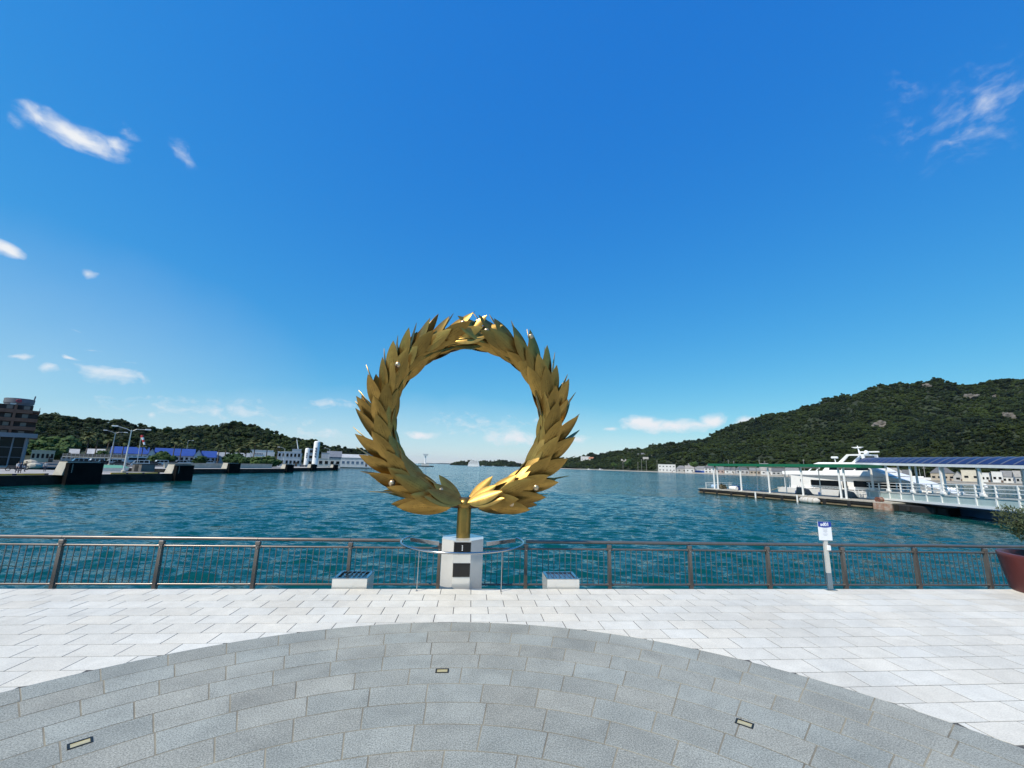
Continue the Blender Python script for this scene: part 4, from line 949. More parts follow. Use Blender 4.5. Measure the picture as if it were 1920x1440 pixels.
    MB().add([(Ln-.78, cy, 3.9), (Ln+.1, cy+.15, 3.65), (Ln+.3, cy+.05, 3.2), (Ln-.78, cy, 3.15), (Ln-.78, cy+.02, 3.9), (Ln+.1, cy+.17, 3.65), (Ln+.3, cy+.07, 3.2), (Ln-.78, cy+.02, 3.15)], [(0, 1, 2, 3), (7, 6, 5, 4), (0, 4, 5, 1), (1, 5, 6, 2), (2, 6, 7, 3)]).build('flag', mat('flag_cloth', (.75, .75, .78), .8), fl)
    for x in (4.5, 9.5, 14.5, 19.5):
        f = MB().tube([(x, cy-3.55, .25), (x, cy-3.55, .4), (x, cy-3.55, 1.2), (x, cy-3.55, 1.35)], [.08, .2, .2, .08], 10).build('fender', m_hullb, root, 60); MB().tube([(x, cy-3.5, 1.35), (x, cy-3.3, 1.9)], .02, 4).build('rope', m_rope, f)
    for (x0, x1) in ((1.0, -2.5), (26.5, 29.0)): MB().tube([(x0, cy-3.0, 1.9), ((x0+x1)/2, cy-4.2, 1.15), (x1, cy-5.6, .98)], .035, 5).build('mooring_line', m_rope, root)
    # cursive lettering on the quarter, too far to read: a thin dark flourish
    for (x0, x1, ph) in ((4.4, 6.2, 0), (7.4, 10.2, 1), (10.5, 13.0, 2)):
        pts = []
        for i in range(40):
            t = i/39; x = x0+(x1-x0)*t; pts.append((x+.10*sin(9*t*pi+ph), cy-3.155, 1.98+.012*x+.16*sin(7*t*pi+ph)+.05*sin(19*t*pi)))
        MB().tube(pts, .022, 4).build('lettering', mat('grey_ink2', (.10, .11, .14), .5), main)
build_yacht()

# ------------------------------------------------------------------ covered gangway from the shore to the pontoon
def build_gangway():
    A = onZ(1632, 935, -1.05); Bp = onZ(1925, 961, -.55)
    d = Vector((Bp.x-A.x, Bp.y-A.y, 0)); ln = d.length+9; ang = atan2(d.y, d.x); rise = (.5)/d.length
    root = thing('gangway', 'white steel gangway with blue curved roof leading down to the pier', 'gangway', (A.x, A.y, A.z), ang)
    W = 3.4
    def z(x): return rise*x
    def beam(name, m, x0, x1, y0, y1, a, b, par=root):
        q = MB(); q.v = [(x0, y0, z(x0)+a), (x1, y0, z(x1)+a), (x1, y1, z(x1)+a), (x0, y1, z(x0)+a), (x0, y0, z(x0)+b), (x1, y0, z(x1)+b), (x1, y1, z(x1)+b), (x0, y1, z(x0)+b)]
        q.f = [(3,2,1,0),(4,5,6,7),(0,1,5,4),(1,2,6,5),(2,3,7,6),(3,0,4,7)]; return q.build(name, m, par)
    beam('deck', mat('gangway_deck', (.30, .33, .32), .8), -.5, ln, .25, W-.25, .28, .38)
    for y in (0, W):
        beam('bottom_chord', m_wp, -.8, ln, y-.13, y+.13, 0, .26); beam('top_chord', m_wp2, -.8, ln, y-.11, y+.11, 1.02, 1.18)
        beam('side_panel', m_pale, -.6, ln, y-.05, y+.05, .262, 1.018)
        for zz in (1.55, 1.92, 2.30): beam('hand_rail', m_wp, -.4, ln, y-.035, y+.035, zz, zz+.07)
        k = 0.2
        while k < ln:
            beam('stiffener', m_wp, k-.08, k+.08, y-.13 if y == 0 else y+.02, y-.052 if y == 0 else y+.13, .264, 1.016)
            beam('rail_post', m_wp, k-.06, k+.06, y-.06, y+.06, 1.182, 2.36); k += 2.6
    # roof: posts, eaves beams, bowed ribs and blue sheets
    H = 4.98; x_s = -2.6; RS = .022
    n = 5; xs = [1.2, 5.2, 10.6, 16.2, 22.0]
    for x in xs:
        if x > ln: continue
        for y in (0, W):
            MB().add([(x-.13, y-.10, z(x)+1.18), (x+.13, y-.10, z(x)+1.18), (x+.13, y+.10, z(x)+1.18), (x-.13, y+.10, z(x)+1.18), (x-.10, y-.08, H-RS*x), (x+.10, y-.08, H-RS*x), (x+.10, y+.08, H-RS*x), (x-.10, y+.08, H-RS*x)],
                     [(3,2,1,0),(4,5,6,7),(0,1,5,4),(1,2,6,5),(2,3,7,6),(3,0,4,7)]).build('post', m_wp, root)
            MB().bevbox(x-.32, x+.32, y-.2, y+.2, z(x)+1.181, z(x)+1.5, .05).build('post_foot', m_wp, root)
    for y in (-.25, W+.05): MB().add([(x_s, y, H+.001-RS*x_s), (ln+2, y, H+.001-RS*(ln+2)), (ln+2, y+.2, H+.001-RS*(ln+2)), (x_s, y+.2, H+.001-RS*x_s), (x_s, y, H+.30-RS*x_s), (ln+2, y, H+.30-RS*(ln+2)), (ln+2, y+.2, H+.30-RS*(ln+2)), (x_s, y+.2, H+.30-RS*x_s)], [(3,2,1,0),(4,5,6,7),(0,1,5,4),(1,2,6,5),(2,3,7,6),(3,0,4,7)]).build('eaves_beam', m_wp, root)
    m_blue = mat('blue_polycarbonate', (.018, .026, .095), .3, 0, .12, noise=(.4, .3))
    prof = [(-.25+(W+.5)*i/10, H+.305+.78*sin(pi*i/10)) for i in range(11)]
    k = x_s
    while k < ln+1.5:
        q = MB(); x1 = min(k+1.42, ln+2)
        for (y, zz) in prof: q.v += [(k+.04, y, zz-RS*k), (x1, y, zz-RS*x1), (k+.04, y, zz+.03-RS*k), (x1, y, zz+.03-RS*x1)]
        for i in range(10):
            a = i*4; b = a+4; q.f += [(a, a+1, b+1, b), (a+2, b+2, b+3, a+3), (a, b, b+2, a+2), (a+1, a+3, b+3, b+1)]
        q.build('roof_sheet', m_blue, root, 40)
        MB().tube([(k, y, zz+.03-RS*k) for y, zz in prof], .05, 6).build('rib', mat('rib_grey', (.10, .12, .17), .5), root)
        k += 1.46
    # short ramp of white rails at the pontoon end
    for y in (0.2, W-.2):
        for x in (-1.2, -2.4, -3.6, -4.8): MB().tube([(x, y, -.05), (x-.15, y, 1.15)], .05, 6).build('ramp_post', m_wp, root)
        for zz in (.5, .85, 1.15): MB().tube([(-.6, y, zz+.25), (-2, y, zz), (-5.2, y, zz)], .04, 6).build('ramp_rail', m_wp, root)
    return A, ang
GA, GANG = build_gangway()
# dark float under the foot of the gangway, and a blue barge beyond it
root = thing('landing_float', 'black float under the foot of the gangway', 'pontoon', (*pier_pt(PL+.2, .6).xy, WATER), PANG)
MB().bevbox(0, 5.0, 0, 7.5, -.5, .80, .12).build('hull', mat('tarred_hull', (.010, .010, .011), .8, noise=(1, .4)), root)
for k in range(2): MB().tube([(1.2+k*2.6, -.08, .1), (1.2+k*2.6, -.08, .7)], .22, 10).build('tyre_fender', m_rubber, root)
p = onZ(1800, 966, WATER); e = onZ(1935, 984, WATER)
root = thing('blue_barge', 'low blue barge lying below the gangway', 'barge', (p.x, p.y, WATER), atan2(e.y-p.y, e.x-p.x))
bl = (e-p).length+4
MB().extr_y([(-.3, .75), (.4, -.3), (bl, -.3), (bl, .95)], 0, 4).build('hull', mat('barge_blue', (.02, .10, .24), .45, noise=(.8, .3)), root)
MB().box(-.2, bl, -.08, 4.08, .80, .98).build('gunwale', mat('barge_rail', (.05, .12, .22), .5), root)

# ================================================================== BUILDINGS AND HARBOUR THINGS
def fr(px, Y, py=870):
    p = onY(px, py, Y); az = atan2(p.x, p.y); return p, -az, math.hypot(p.x, p.y)*cos(az-YAW)**2/F_PX
WALLC = {}
def wallm(c): return mat('wall_%02d%02d%02d' % tuple(int(x*99) for x in c), c, .8, noise=(.35, .14))
def gable(w, d, z0, z1, ov=.4, th=.18):
    """gable roof, ridge along local x"""
    q = MB()
    for s in (-1, 1):
        y0, y1 = s*(d/2+ov), 0; zz0 = z0-(z1-z0)*ov/(d/2)
        q.add([(-w/2-ov, y0, zz0), (w/2+ov, y0, zz0), (w/2+ov, y1, z1), (-w/2-ov, y1, z1), (-w/2-ov, y0, zz0+th), (w/2+ov, y0, zz0+th), (w/2+ov, y1, z1+th), (-w/2-ov, y1, z1+th)],
              [(3,2,1,0),(4,5,6,7),(0,1,5,4),(1,2,6,5),(2,3,7,6),(3,0,4,7)] if s < 0 else [(0,1,2,3),(7,6,5,4),(4,5,1,0),(5,6,2,1),(6,7,3,2),(7,4,0,3)])
    return q
def hip(w, d, z0, z1, ov=.5):
    r = max(.2, w/2-d/2); q = MB()
    return q.add([(-w/2-ov, -d/2-ov, z0), (w/2+ov, -d/2-ov, z0), (w/2+ov, d/2+ov, z0), (-w/2-ov, d/2+ov, z0), (-r, 0, z1), (r, 0, z1)], [(3, 2, 1, 0), (0, 1, 5, 4), (1, 2, 5), (2, 3, 4, 5), (3, 0, 4)])
def bldg(px0, px1, py_top, Y, label, wall, roof='flat', rcol=(.2, .2, .21), win=(3, 1), depth=None, ground=LAND, name='building', eave=.62, turn=0, cat='building', group=None, wincol=None):
    p, rz, mpx = fr((px0+px1)/2, Y); w = mpx*(px1-px0); H = onY((px0+px1)/2, py_top, Y).z-ground; d = depth or max(6, w*.6)
    root = thing(name, label, cat, (p.x, p.y, ground), rz+radians(turn), group); mw = wallm(wall); mr_ = mat('roof_%02d%02d%02d' % tuple(int(x*99) for x in rcol), rcol, .7, noise=(.6, .25))
    root.location += Matrix.Rotation(rz, 3, 'Z') @ Vector((0, d/2, 0))
    e = H if roof == 'flat' else H*eave
    q = MB().box(-w/2, w/2, -d/2, d/2, -.6, e)
    if roof == 'gable': q.add([(-w/2, -d/2, e), (-w/2, d/2, e), (-w/2, 0, H-.05), (w/2, -d/2, e), (w/2, d/2, e), (w/2, 0, H-.05)], [(0, 2, 1), (3, 4, 5)])
    wl = q.build('wall', mw, root)
    if roof == 'flat':
        for (a, b, c, dd) in ((-w/2-.1, w/2+.1, -d/2-.1, -d/2+.2), (-w/2-.1, w/2+.1, d/2-.2, d/2+.1)): MB().box(a, b, c, dd, e+.005, e+.35).build('parapet', mr_, root)
        MB().box(-w/2-.1, w/2+.1, -d/2+.201, d/2-.201, e+.005, e+.1).build('roof', mr_, root)
    elif roof == 'gable': gable(w, d, e, H).build('roof', mr_, root)
    elif roof == 'front': 
        o = gable(d, w, e, H).build('roof', mr_, root); o.rotation_euler = (0, 0, pi/2)
        MB().add([(-w/2, -d/2, e), (w/2, -d/2, e), (0, -d/2, H-.05), (-w/2, d/2, e), (w/2, d/2, e), (0, d/2, H-.05)], [(0, 1, 2), (5, 4, 3)]).build('gable_wall', mw, root)
    else: hip(w, d, e, H).build('roof', mr_, root)
    nx, ny = win; mg = wincol or m_glassk
    if nx:
        cw = w/nx; ch = e/ny; ww = min(cw*.55, 2.2); wh = min(ch*.48, 1.6)
        me = MB().box(-ww/2, ww/2, -.06, .04, 0, wh).mesh('window', mg); mf = MB().box(-ww/2-.1, ww/2+.1, -.12, .03, -.14, -.02).mesh('sill', m_wp2)
        for iy in range(ny):
            for ix in range(nx):
                o = link('window', me, root, (-w/2+cw*(ix+.5), -d/2, ch*iy+ch*.36)); link('sill', mf, o)
    MB().box(w*.28, w*.28+1.1, -d/2-.05, -d/2+.05, 0, min(2.1, e*.7)).build('door', mat('door_brown', (.10, .06, .04), .6), root)
    return root, w, d, H, rz
# ------------------------------------------------------------------ left: brick hotel and glass pavilion
def build_hotel():
    Y = 128; p, rz, mpx = fr(24, Y); root = thing('hotel', 'brown brick hotel with stepped balconies and grey rooftop drum', 'building', (p.x, p.y, LAND), rz)
    zt = lambda py, px=24: onY(px, py, Y).z-LAND
    xx = lambda px: (px-24)*mpx
    m_br = mat('brown_brick', (.20, .095, .062), .85, noise=(1.2, .3)); m_gr = mat('rooftop_grey', (.135, .145, .165), .6, noise=(.5, .2)); m_cr = mat('cream_trim', (.6, .58, .52), .7)
    x0, x1 = xx(-95), xx(50); top = zt(772)
    MB().box(x0, x1-1.4, 0, 22, 0, top).build('wall', m_br, root)
    n = 5; fh = (top-zt(822))/3.2; z = zt(822)
    for k in range(4):
        zf = z+k*fh
        xr = x1 if k < 3 else x1-1.2
        b = MB().box(x0, xr, -1.6, -.005, zf, zf+fh*.42).build('balcony', m_br, root)
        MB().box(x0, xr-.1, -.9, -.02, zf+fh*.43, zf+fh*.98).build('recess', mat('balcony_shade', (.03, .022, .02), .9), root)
        for j in range(7): MB().box(x1-3.0-j*3.1, x1-1.9-j*3.1, -.96, -.905, zf+fh*.47, zf+fh*.9).build('window', mat('curtained_glass', (.13, .11, .10), .25), b)
        for j in range(5): MB().box(x1-4.7-j*4.6, x1-4.2-j*4.6, -1.55, -.02, zf+fh*.421, zf+fh*.999).build('pier', m_br, root)
    MB().box(x0, xx(52), .5, 20, top+.01, zt(768)).build('penthouse', m_br, root)
    MB().box(xx(2), xx(31), -.5, 12, zt(768)+.01, zt(760)).build('stair_tower', m_br, root)
    r = xx(36)-xx(-22)
    MB().lathe([(r*.5, zt(769)), (r*.5, zt(754)), (r*.53, zt(753.8)), (r*.53, zt(745)), (r*.48, zt(744.5))], 36, (xx(7), 7.2)).build('drum', m_gr, root, 30)
    c = xx(6); rr = r*.055
    MB().tube([(c+rr*1.5*cos(t), 7.2-r*.60, zt(750)+rr*sin(t)) for t in [2*pi*i/20 for i in range(20)]], .11, 6, close=True).build('emblem', mat('emblem_red', (.35, .03, .05), .5), root)
    MB().box(xx(-8), xx(3), -.8, -.51, zt(762), zt(757)).build('sign_panel', m_cr, root)
    MB().tube([(xx(34), 7, zt(752)), (xx(36), 7, zt(737))], .16, 6).build('antenna', m_gr, root)
    MB().tube([(xx(51), 9, zt(768)), (xx(51), 9, zt(758))], .06, 6).build('antenna', m_gr, root)
build_hotel()
def build_pavilion():
    Y = 100; p, rz, mpx = fr(24, Y); root = thing('glass_pavilion', 'low glass fronted terminal with grey flat roof below the brown hotel', 'building', (p.x, p.y, LAND), rz)
    zt = lambda py: onY(24, py, Y).z-LAND; xx = lambda px: (px-24)*mpx
    m_st = mat('grey_fascia', (.17, .19, .22), .55); x0, x1 = xx(-70), xx(47)
    MB().box(x0, x1+.8, -1.2, 12, zt(820), zt(812)).build('roof', m_st, root)
    MB().box(x0, x1-.3, .5, 11, 0, zt(820)-.01).build('glazing', mat('teal_glass', (.010, .018, .020), .2, 0, .15), root)
    for k in range(10):
        x = x1-.6-k*1.9; MB().tube([(x, -.2, 0), (x, -.2, zt(820)-.01)], .13 if k else .3, 8).build('column', m_st, root, 60)
    for z in (.33, .66): MB().box(x0, x1-.25, .42, .495, zt(820)*z, zt(820)*z+.1).build('transom', m_st, root)
    MB().box(x0, x1+.3, -1.5, .4, 0, .35).build('step', m_deck, root)
build_pavilion()
# ------------------------------------------------------------------ concrete mooring dolphins on the quay edge
m_conc = mat('pale_concrete', (.45, .42, .35), .85, noise=(.8, .25)); m_dk = mat('shaded_fender', (.010, .010, .010), .9, spec=.05, noise=(.6, .5))  # fender black also carries the shade of the sunless water side
def dolphin(label, x, y, w, l, h, ang, chain=True):
    root = thing('mooring_block', label, 'concrete block', (x, y, LAND), ang, 'concrete blocks along the quays')
    MB().add([(-w, 0, 0), (0, 0, 0), (0, l, 0), (-w, l, 0), (-w+.25, .35, h), (0, .35, h), (0, l, h), (-w+.25, l, h)], [(3,2,1,0),(4,5,6,7),(0,1,5,4),(1,2,6,5),(2,3,7,6),(3,0,4,7)]).build('block', m_conc, root)
    MB().box(.01, .75, .2, l, -2.2, h-.12).build('fender_board', m_dk, root)
    MB().box(-w*.8, 0.0, .36, l-.1, h+.002, h+.10).build('cap', m_quay, root)
    if chain: MB().tube([(.80, .6+.04*(i % 2), h-.3-i*.16) for i in range(9)], .05, 6).build('chain', mat('galvanised', (.22, .22, .21), .6, .3), root)
def edge_at(px, a, b):
    k = (px-960)/F_PX+.0
    best = min((abs(960+F_PX*((Vector((a[0]+(b[0]-a[0])*t/200, a[1]+(b[1]-a[1])*t/200, LAND))-Vector((0, 0, CAM_H))).dot(RT))/((Vector((a[0]+(b[0]-a[0])*t/200, a[1]+(b[1]-a[1])*t/200, LAND))-Vector((0, 0, CAM_H))).dot(fw))-px), t) for t in range(201))[1]/200
    return a[0]+(b[0]-a[0])*best, a[1]+(b[1]-a[1])*best
ANGQ = atan2(89.4-70.7, -54.6+60.9)-pi/2
EA = ((-60.9, 70.7), (-54.6, 89.4)); EB = ((-78.5, 118), (-64.8, 162.4)); EC = ((-72.5, 172), (-66.2, 219))
dolphin('big concrete block with black fender board on the near quay edge', *edge_at(117, (-66.2, 42), EA[1]), 1.9, 4.6, 1.95, ANGQ)
dolphin('concrete block at the outer corner of the near quay', *edge_at(322, *EA), 1.9, 3.6, 1.65, ANGQ)
dolphin('concrete block halfway along the middle quay', *edge_at(424, *EB), 2.0, 4.2, 1.7, -.30, False)
dolphin('concrete block at the outer end of the middle quay', *edge_at(534, *EB), 1.8, 3.6, 1.5, -.30, False)
dolphin('small concrete block on the far quay', *edge_at(582, *EC), 1.6, 4, 1.5, -.14, False)
dolphin('small concrete block at the outer end of the far quay', *edge_at(624, *EC), 1.4, 4, 1.4, -.14, False)
root = thing('quay_shed', 'dark low hut with pale side near the outer block of the near quay', 'hut', (*onZ(268, 884, LAND).xy, LAND), ANGQ)
MB().box(-1.2, 1.2, -1.3, 1.3, 0, 1.45).build('wall', mat('hut_grey', (.16, .15, .14), .85, noise=(1, .3)), root); MB().box(-1.3, 1.3, -1.4, 1.4, 1.455, 1.55).build('roof', m_quay, root); MB().box(-.5, .4, -1.36, -1.305, 0, 1.25).build('door', m_blk, root)
root = thing('covered_boat', 'green tarpaulin covered dinghy standing on the near quay', 'boat', (*onZ(200, 885, LAND).xy, LAND), .55)
MB().add([(-2.4, -.8, .15), (2.2, -.8, .15), (2.9, 0, .3), (2.2, .8, .15), (-2.4, .8, .15), (-2.4, -.9, .8), (2.2, -.9, .8), (3.1, 0, .9), (2.2, .9, .8), (-2.4, .9, .8)], [(4, 3, 2, 1, 0), (0, 1, 6, 5), (1, 2, 7, 6), (2, 3, 8, 7), (3, 4, 9, 8), (4, 0, 5, 9)]).build('hull', m_wp2, root)
MB().add([(-2.5, -.95, .78), (2.2, -.95, .78), (3.15, 0, .88), (2.2, .95, .78), (-2.5, .95, .78), (-2.3, 0, 1.35), (1.8, 0, 1.25)], [(0, 1, 6, 5), (1, 2, 6), (2, 3, 6), (3, 4, 5, 6), (4, 0, 5)]).build('tarpaulin', mat('teal_tarp', (.10, .30, .22), .7), root)
# ------------------------------------------------------------------ street lamps and windsock
def lamp(label, px_b, py_b, px_t, py_t, arms, Y=None, h=None):
    b = onZ(px_b, py_b, LAND) if Y is None else onY(px_b, py_b, Y); b.z = LAND; Y = b.y; h = onY(px_t, py_t, Y).z-LAND
    root = thing('street_lamp', label, 'lamp', b, fr(px_b, Y)[1], 'street lamps on the harbour')
    m_ = mat('lamp_grey', (.58, .59, .57), .5, .3)
    MB().tube([(0, 0, 0), (0, 0, h*.5), (0, 0, h)], [.15, .11, .07], 8).build('pole', m_, root, 60); MB().lathe([(.35, 0), (.35, .35), (.2, .5)], 10).build('base', m_conc, root)
    for s in arms:
        a = MB().tube([(0, 0, h-.3), (s*.7, 0, h+.15), (s*2.0, 0, h+.5*(1 if s < 0 else .3))], .055, 6).build('arm', m_, root)
        MB().bevbox(min(s*1.9, s*2.8), max(s*1.9, s*2.8), -.2, .2, h+.5*(1 if s < 0 else .3)-.08, h+.5*(1 if s < 0 else .3)+.12, .05).build('lamp_head', m_wp, a)
lamp('tall double armed street lamp nearest the water on the near quay', 231, 886, 249, 806, (-1, 1))
lamp('double armed street lamp standing behind the nearest one', 204, 873, 216, 811, (-1, 1))
lamp('single armed street lamp in front of the blue roofed sheds', 346, 867, 352, 826, (1,))
lamp('single armed street lamp left of the grey harbour office', 531, 868, 533, 841, (-1,), Y=185)
lamp('single armed street lamp right of the tall white silo', 616, 868, 617, 842, (-1,), Y=230)
p = onZ(256, 877, LAND); root = thing('windsock', 'red and white windsock hanging from a mast behind the tall lamp', 'windsock', p, 0)
hz_ = onY(249, 815, p.y).z-LAND
MB().tube([(0, 0, 0), (-.4, 0, hz_)], .06, 6).build('mast', MATS['lamp_grey'], root)
for k in range(4): MB().tube([(-.25+k*.28, 0, hz_-.1-k*.62), (-.25+(k+1)*.28, 0, hz_-.1-(k+1)*.62)], [.32-.03*k, .29-.03*k], 10, cap=False).build('band', mat('sock_red', (.55, .04, .04), .8) if k % 2 == 0 else m_wp, root)
# ------------------------------------------------------------------ palms, trees, bushes
m_trunk = mat('palm_trunk', (.13, .10, .075), .9, noise=(3, .4)); m_palm = leaf_mat('palm_leaf', (.035, .055, .022), (.13, .14, .055), 1.2)
def palm_crown(seed):
    r = random.Random(seed); q = MB()
    for k in range(30):
        a = r.random()*6.28; el = r.uniform(-.55, 1.2); L_ = r.uniform(.85, 1.15); d = Vector((cos(a)*cos(el), sin(a)*cos(el), sin(el))); side = Vector((-sin(a), cos(a), 0))
        pts = [d*L_*t+Vector((0, 0, -.35*L_*t*t)) for t in (0, .35, .7, 1)]; ws = (.05, .20, .26, .05)
        for i in range(3):
            for s in (-1, 1): q.add([pts[i], pts[i+1], pts[i+1]+side*s*ws[i+1]+Vector((0, 0, -.09)), pts[i]+side*s*ws[i]+Vector((0, 0, -.07))], [(0, 1, 2, 3)])
    return q.mesh('crown', m_palm)
pcr = [palm_crown(i) for i in range(3)]; ptk = MB().tube([(0, 0, 0), (.015, 0, .5), (0, 0, 1)], [.035, .022, .02], 7).mesh('trunk', m_trunk)
palms = [(156, 812, 190, 'leftmost tall palm behind the quay fence'), (174, 812, 195, 'second palm from the hotel side'), (196, 816, 180, 'palm left of the rear double lamp'), (207, 818, 210, 'palm just left of the tall lamps'),
         (262, 830, 215, 'low palm right of the windsock'), (226, 822, 205, 'bushy palm between the two double lamps'), (322, 820, 200, 'palm left of the single lamp by the blue sheds'), (336, 824, 215, 'smaller palm beside the single lamp by the blue sheds'), (407, 829, 205, 'palm at the right end of the blue sheds'),
         (419, 825, 190, 'tall palm right of the blue sheds'), (433, 838, 215, 'short palm before the dark wooded hill'), (446, 834, 200, 'palm left of the white signboard shed'), (459, 835, 210, 'thin palm beside the white signboard shed'), (474, 825, 185, 'tallest palm in front of the white signboard shed'), (497, 829, 195, 'palm right of the white signboard shed'), (517, 833, 205, 'palm left of the grey harbour office')]
for i, (px, py, Y, lab) in enumerate(palms):
    p, rz, _ = fr(px, Y); h = onY(px, py, Y).z-LAND-1.2
    root = thing('palm_tree', lab, 'palm', (p.x, p.y, LAND), random.random()*6, 'palms along the harbour')
    o = link('trunk', ptk, root); o.scale = (9, 9, h); c = link('crown', pcr[i % 3], root, (0, 0, h)); c.scale = (2.7*random.uniform(.85, 1.15),)*3
tcm = [crown_mesh('crown', 90+i, m_leafy, 260, .5, .85) for i in range(3)]; ttk = MB().tube([(0, 0, 0), (.02, .01, .5), (0, 0, 1)], [.06, .045, .03], 7).mesh('trunk', m_trunk)
tr = [(100, 818, 250, 8, 'broad bright green tree beside the hotel'), (122, 824, 240, 7, 'round green tree right of the broad tree by the hotel'), (70, 832, 200, 5, 'dark tree between the hotel and the low cream shed'), (96, 838, 190, 5.5, 'brownish tree above the parked motorcycles'),
      (186, 846, 175, 2.6, 'small round bush behind the quay fence'), (300, 849, 180, 3.6, 'round bush in front of the blue sheds'), (312, 854, 170, 2.6, 'small bush beside the parked vans'), (375, 856, 175, 2.8, 'low bush near the white van row'), (436, 852, 180, 4.2, 'wide bush at the foot of the short palm'), (462, 857, 170, 3.0, 'green bush left of the tallest palm'), (482, 858, 165, 3.2, 'green bush right of the tallest palm'), (500, 857, 172, 3.2, 'green bush left of the grey harbour office'), (447, 856, 175, 2.8, 'rounded bush between the wide bush and the tallest palm'),
      (1178, 862, 860, 9, 'rounded light green tree on the village shore'), (1150, 868, 900, 6, 'small tree at the left end of the village shore'), (1302, 866, 640, 6, 'dark tree behind the white two storey building')]
for i, (px, py, Y, rad, lab) in enumerate(tr):
    p, rz, _ = fr(px, Y); g = LAND if px < 900 else -.9; h = onY(px, py, Y).z-g
    root = thing('tree', lab, 'tree', (p.x, p.y, g), random.random()*6, 'trees and bushes round the harbour')
    o = link('trunk', ttk, root); o.scale = (h*.6, h*.6, h*.6); zc = max(h-rad*.85, h*.45); sz = min(rad, h*.75)
    c = link('crown', tcm[i % 3], root, (0, 0, zc)); c.scale = (sz, sz, max(.8, (h-zc)/.85))
# ------------------------------------------------------------------ sheds, offices, silos on the left
BL = (.010, .055, .27)
bldg(205, 274, 838, 250, 'blue roofed white shed nearest the tall lamps', (.55, .56, .56), 'gable', BL, (7, 1), 16, name='warehouse', eave=.55)
bldg(274, 288, 841, 246, 'small white gable front between the two long blue roofs', (.62, .62, .62), 'front', BL, (2, 1), 14, name='warehouse', eave=.6)
bldg(288, 362, 841, 255, 'long blue roofed shed right of the small gable front', (.50, .52, .55), 'gable', BL, (8, 1), 16, name='warehouse', eave=.5)
bldg(362, 376, 843, 250, 'small white gable front at the right of the blue roofs', (.60, .60, .60), 'front', BL, (2, 1), 12, name='warehouse', eave=.6)
bldg(376, 402, 846, 258, 'short blue roofed shed at the right end of the row', (.5, .5, .5), 'gable', BL, (3, 1), 14, name='warehouse', eave=.5)
bldg(402, 470, 849, 270, 'long low grey shed behind the palms', (.36, .38, .38), 'gable', (.26, .28, .29), (6, 1), 14, name='shed')
sb, w_, d_, H_, _ = bldg(467, 512, 845, 240, 'white signboard topped shed behind the tallest palm', (.68, .68, .66), 'flat', (.6, .6, .6), (4, 1), 9, name='shed')
for k in range(6): MB().box(-w_*.36+k*.75, -w_*.36+k*.75+.5, -d_/2-.16, -d_/2-.11, H_*.74, H_*.74+.55).build('sign_character', mat('sign_ink', (.05, .07, .12), .6), sb)
bldg(519, 562, 848, 225, 'grey two storey harbour office left of the silos', (.42, .47, .52), 'flat', (.5, .53, .55), (6, 2), 12, name='office')
bldg(545, 562, 843, 245, 'small grey upper block behind the harbour office', (.44, .48, .52), 'flat', (.5, .5, .5), (2, 2), 8, name='office')
bldg(574, 588, 842, 250, 'narrow grey block between the two silos', (.40, .43, .46), 'flat', (.4, .4, .4), (1, 3), 8, name='office')
bldg(596, 638, 861, 235, 'low pale shed right of the tall silo', (.55, .55, .52), 'flat', (.4, .42, .4), (4, 1), 8, name='shed')
bldg(601, 616, 850, 260, 'small light block right of the tall silo', (.52, .53, .55), 'flat', (.5, .5, .5), (2, 1), 8, name='shed')
bldg(612, 638, 846, 275, 'blue grey hall with dark roof right of the silos', (.25, .30, .36), 'gable', (.16, .18, .21), (3, 1), 12, name='hall')
bldg(632, 694, 852, 330, 'long pale grey factory hall left of the wreath', (.50, .52, .52), 'gable', (.45, .47, .47), (9, 1), 18, name='factory', eave=.7)
bldg(631, 700, 861, 300, 'white low factory wall with blue doors by the water', (.62, .64, .64), 'flat', (.55, .56, .56), (8, 1), 10, name='factory', wincol=mat('steel_blue', (.10, .16, .24), .5))
bldg(720, 752, 861, 560, 'grey shed far out on the spit seen through the wreath', (.42, .42, .42), 'gable', (.33, .34, .36), (4, 1), 14, name='shed')
bldg(55, 98, 846, 170, 'low cream building beside the hotel', (.52, .47, .34), 'flat', (.5, .47, .36), (5, 1), 8, name='shed')
bldg(112, 142, 842, 215, 'grey roofed house behind the quay fence', (.42, .42, .40), 'gable', (.40, .40, .39), (3, 1), 9, name='house')
bldg(158, 190, 842, 225, 'pale roofed house left of the blue sheds', (.45, .44, .42), 'gable', (.46, .46, .45), (3, 1), 9, name='house')
def silo(label, px, w_px, py_t, Y, n):
    p, rz, mpx = fr(px, Y); r = mpx*w_px/2; H = onY(px, py_t, Y).z-LAND
    root = thing('silo', label, 'silo', (p.x, p.y, LAND), rz, 'white silos by the far quay')
    MB().lathe([(r, .9), (r, H-r*.5), (r*.85, H-r*.15), (r*.4, H)], 24).build('tank', m_wp, root, 50)
    for k in range(4): MB().tube([(r*.75*cos(.8+k*pi/2), r*.75*sin(.8+k*pi/2), 0), (r*.75*cos(.8+k*pi/2), r*.75*sin(.8+k*pi/2), .95)], .1, 6).build('leg', m_wp2, root)
    MB().tube([(r*.98, 0, 0), (r*1.05, 0, H)], .05, 5).build('ladder', m_wp2, root)
    for k in range(n):
        z = H*.70-k*H*.10
        for (a, b, c, d) in ((-.26, .26, .20, .32), (-.07, .09, -.30, .20), (-.26, -.09, -.12, .02), (.11, .26, -.26, -.10)):
            MB().box(a*r*1.5, b*r*1.5, -r*1.04, -r*.93, z+c*H*.12, z+d*H*.12).build('character', mat('silo_ink', (.03, .035, .06), .6), root)
silo('short white silo with dark vertical lettering', 573.5, 8.5, 840, 222, 3)
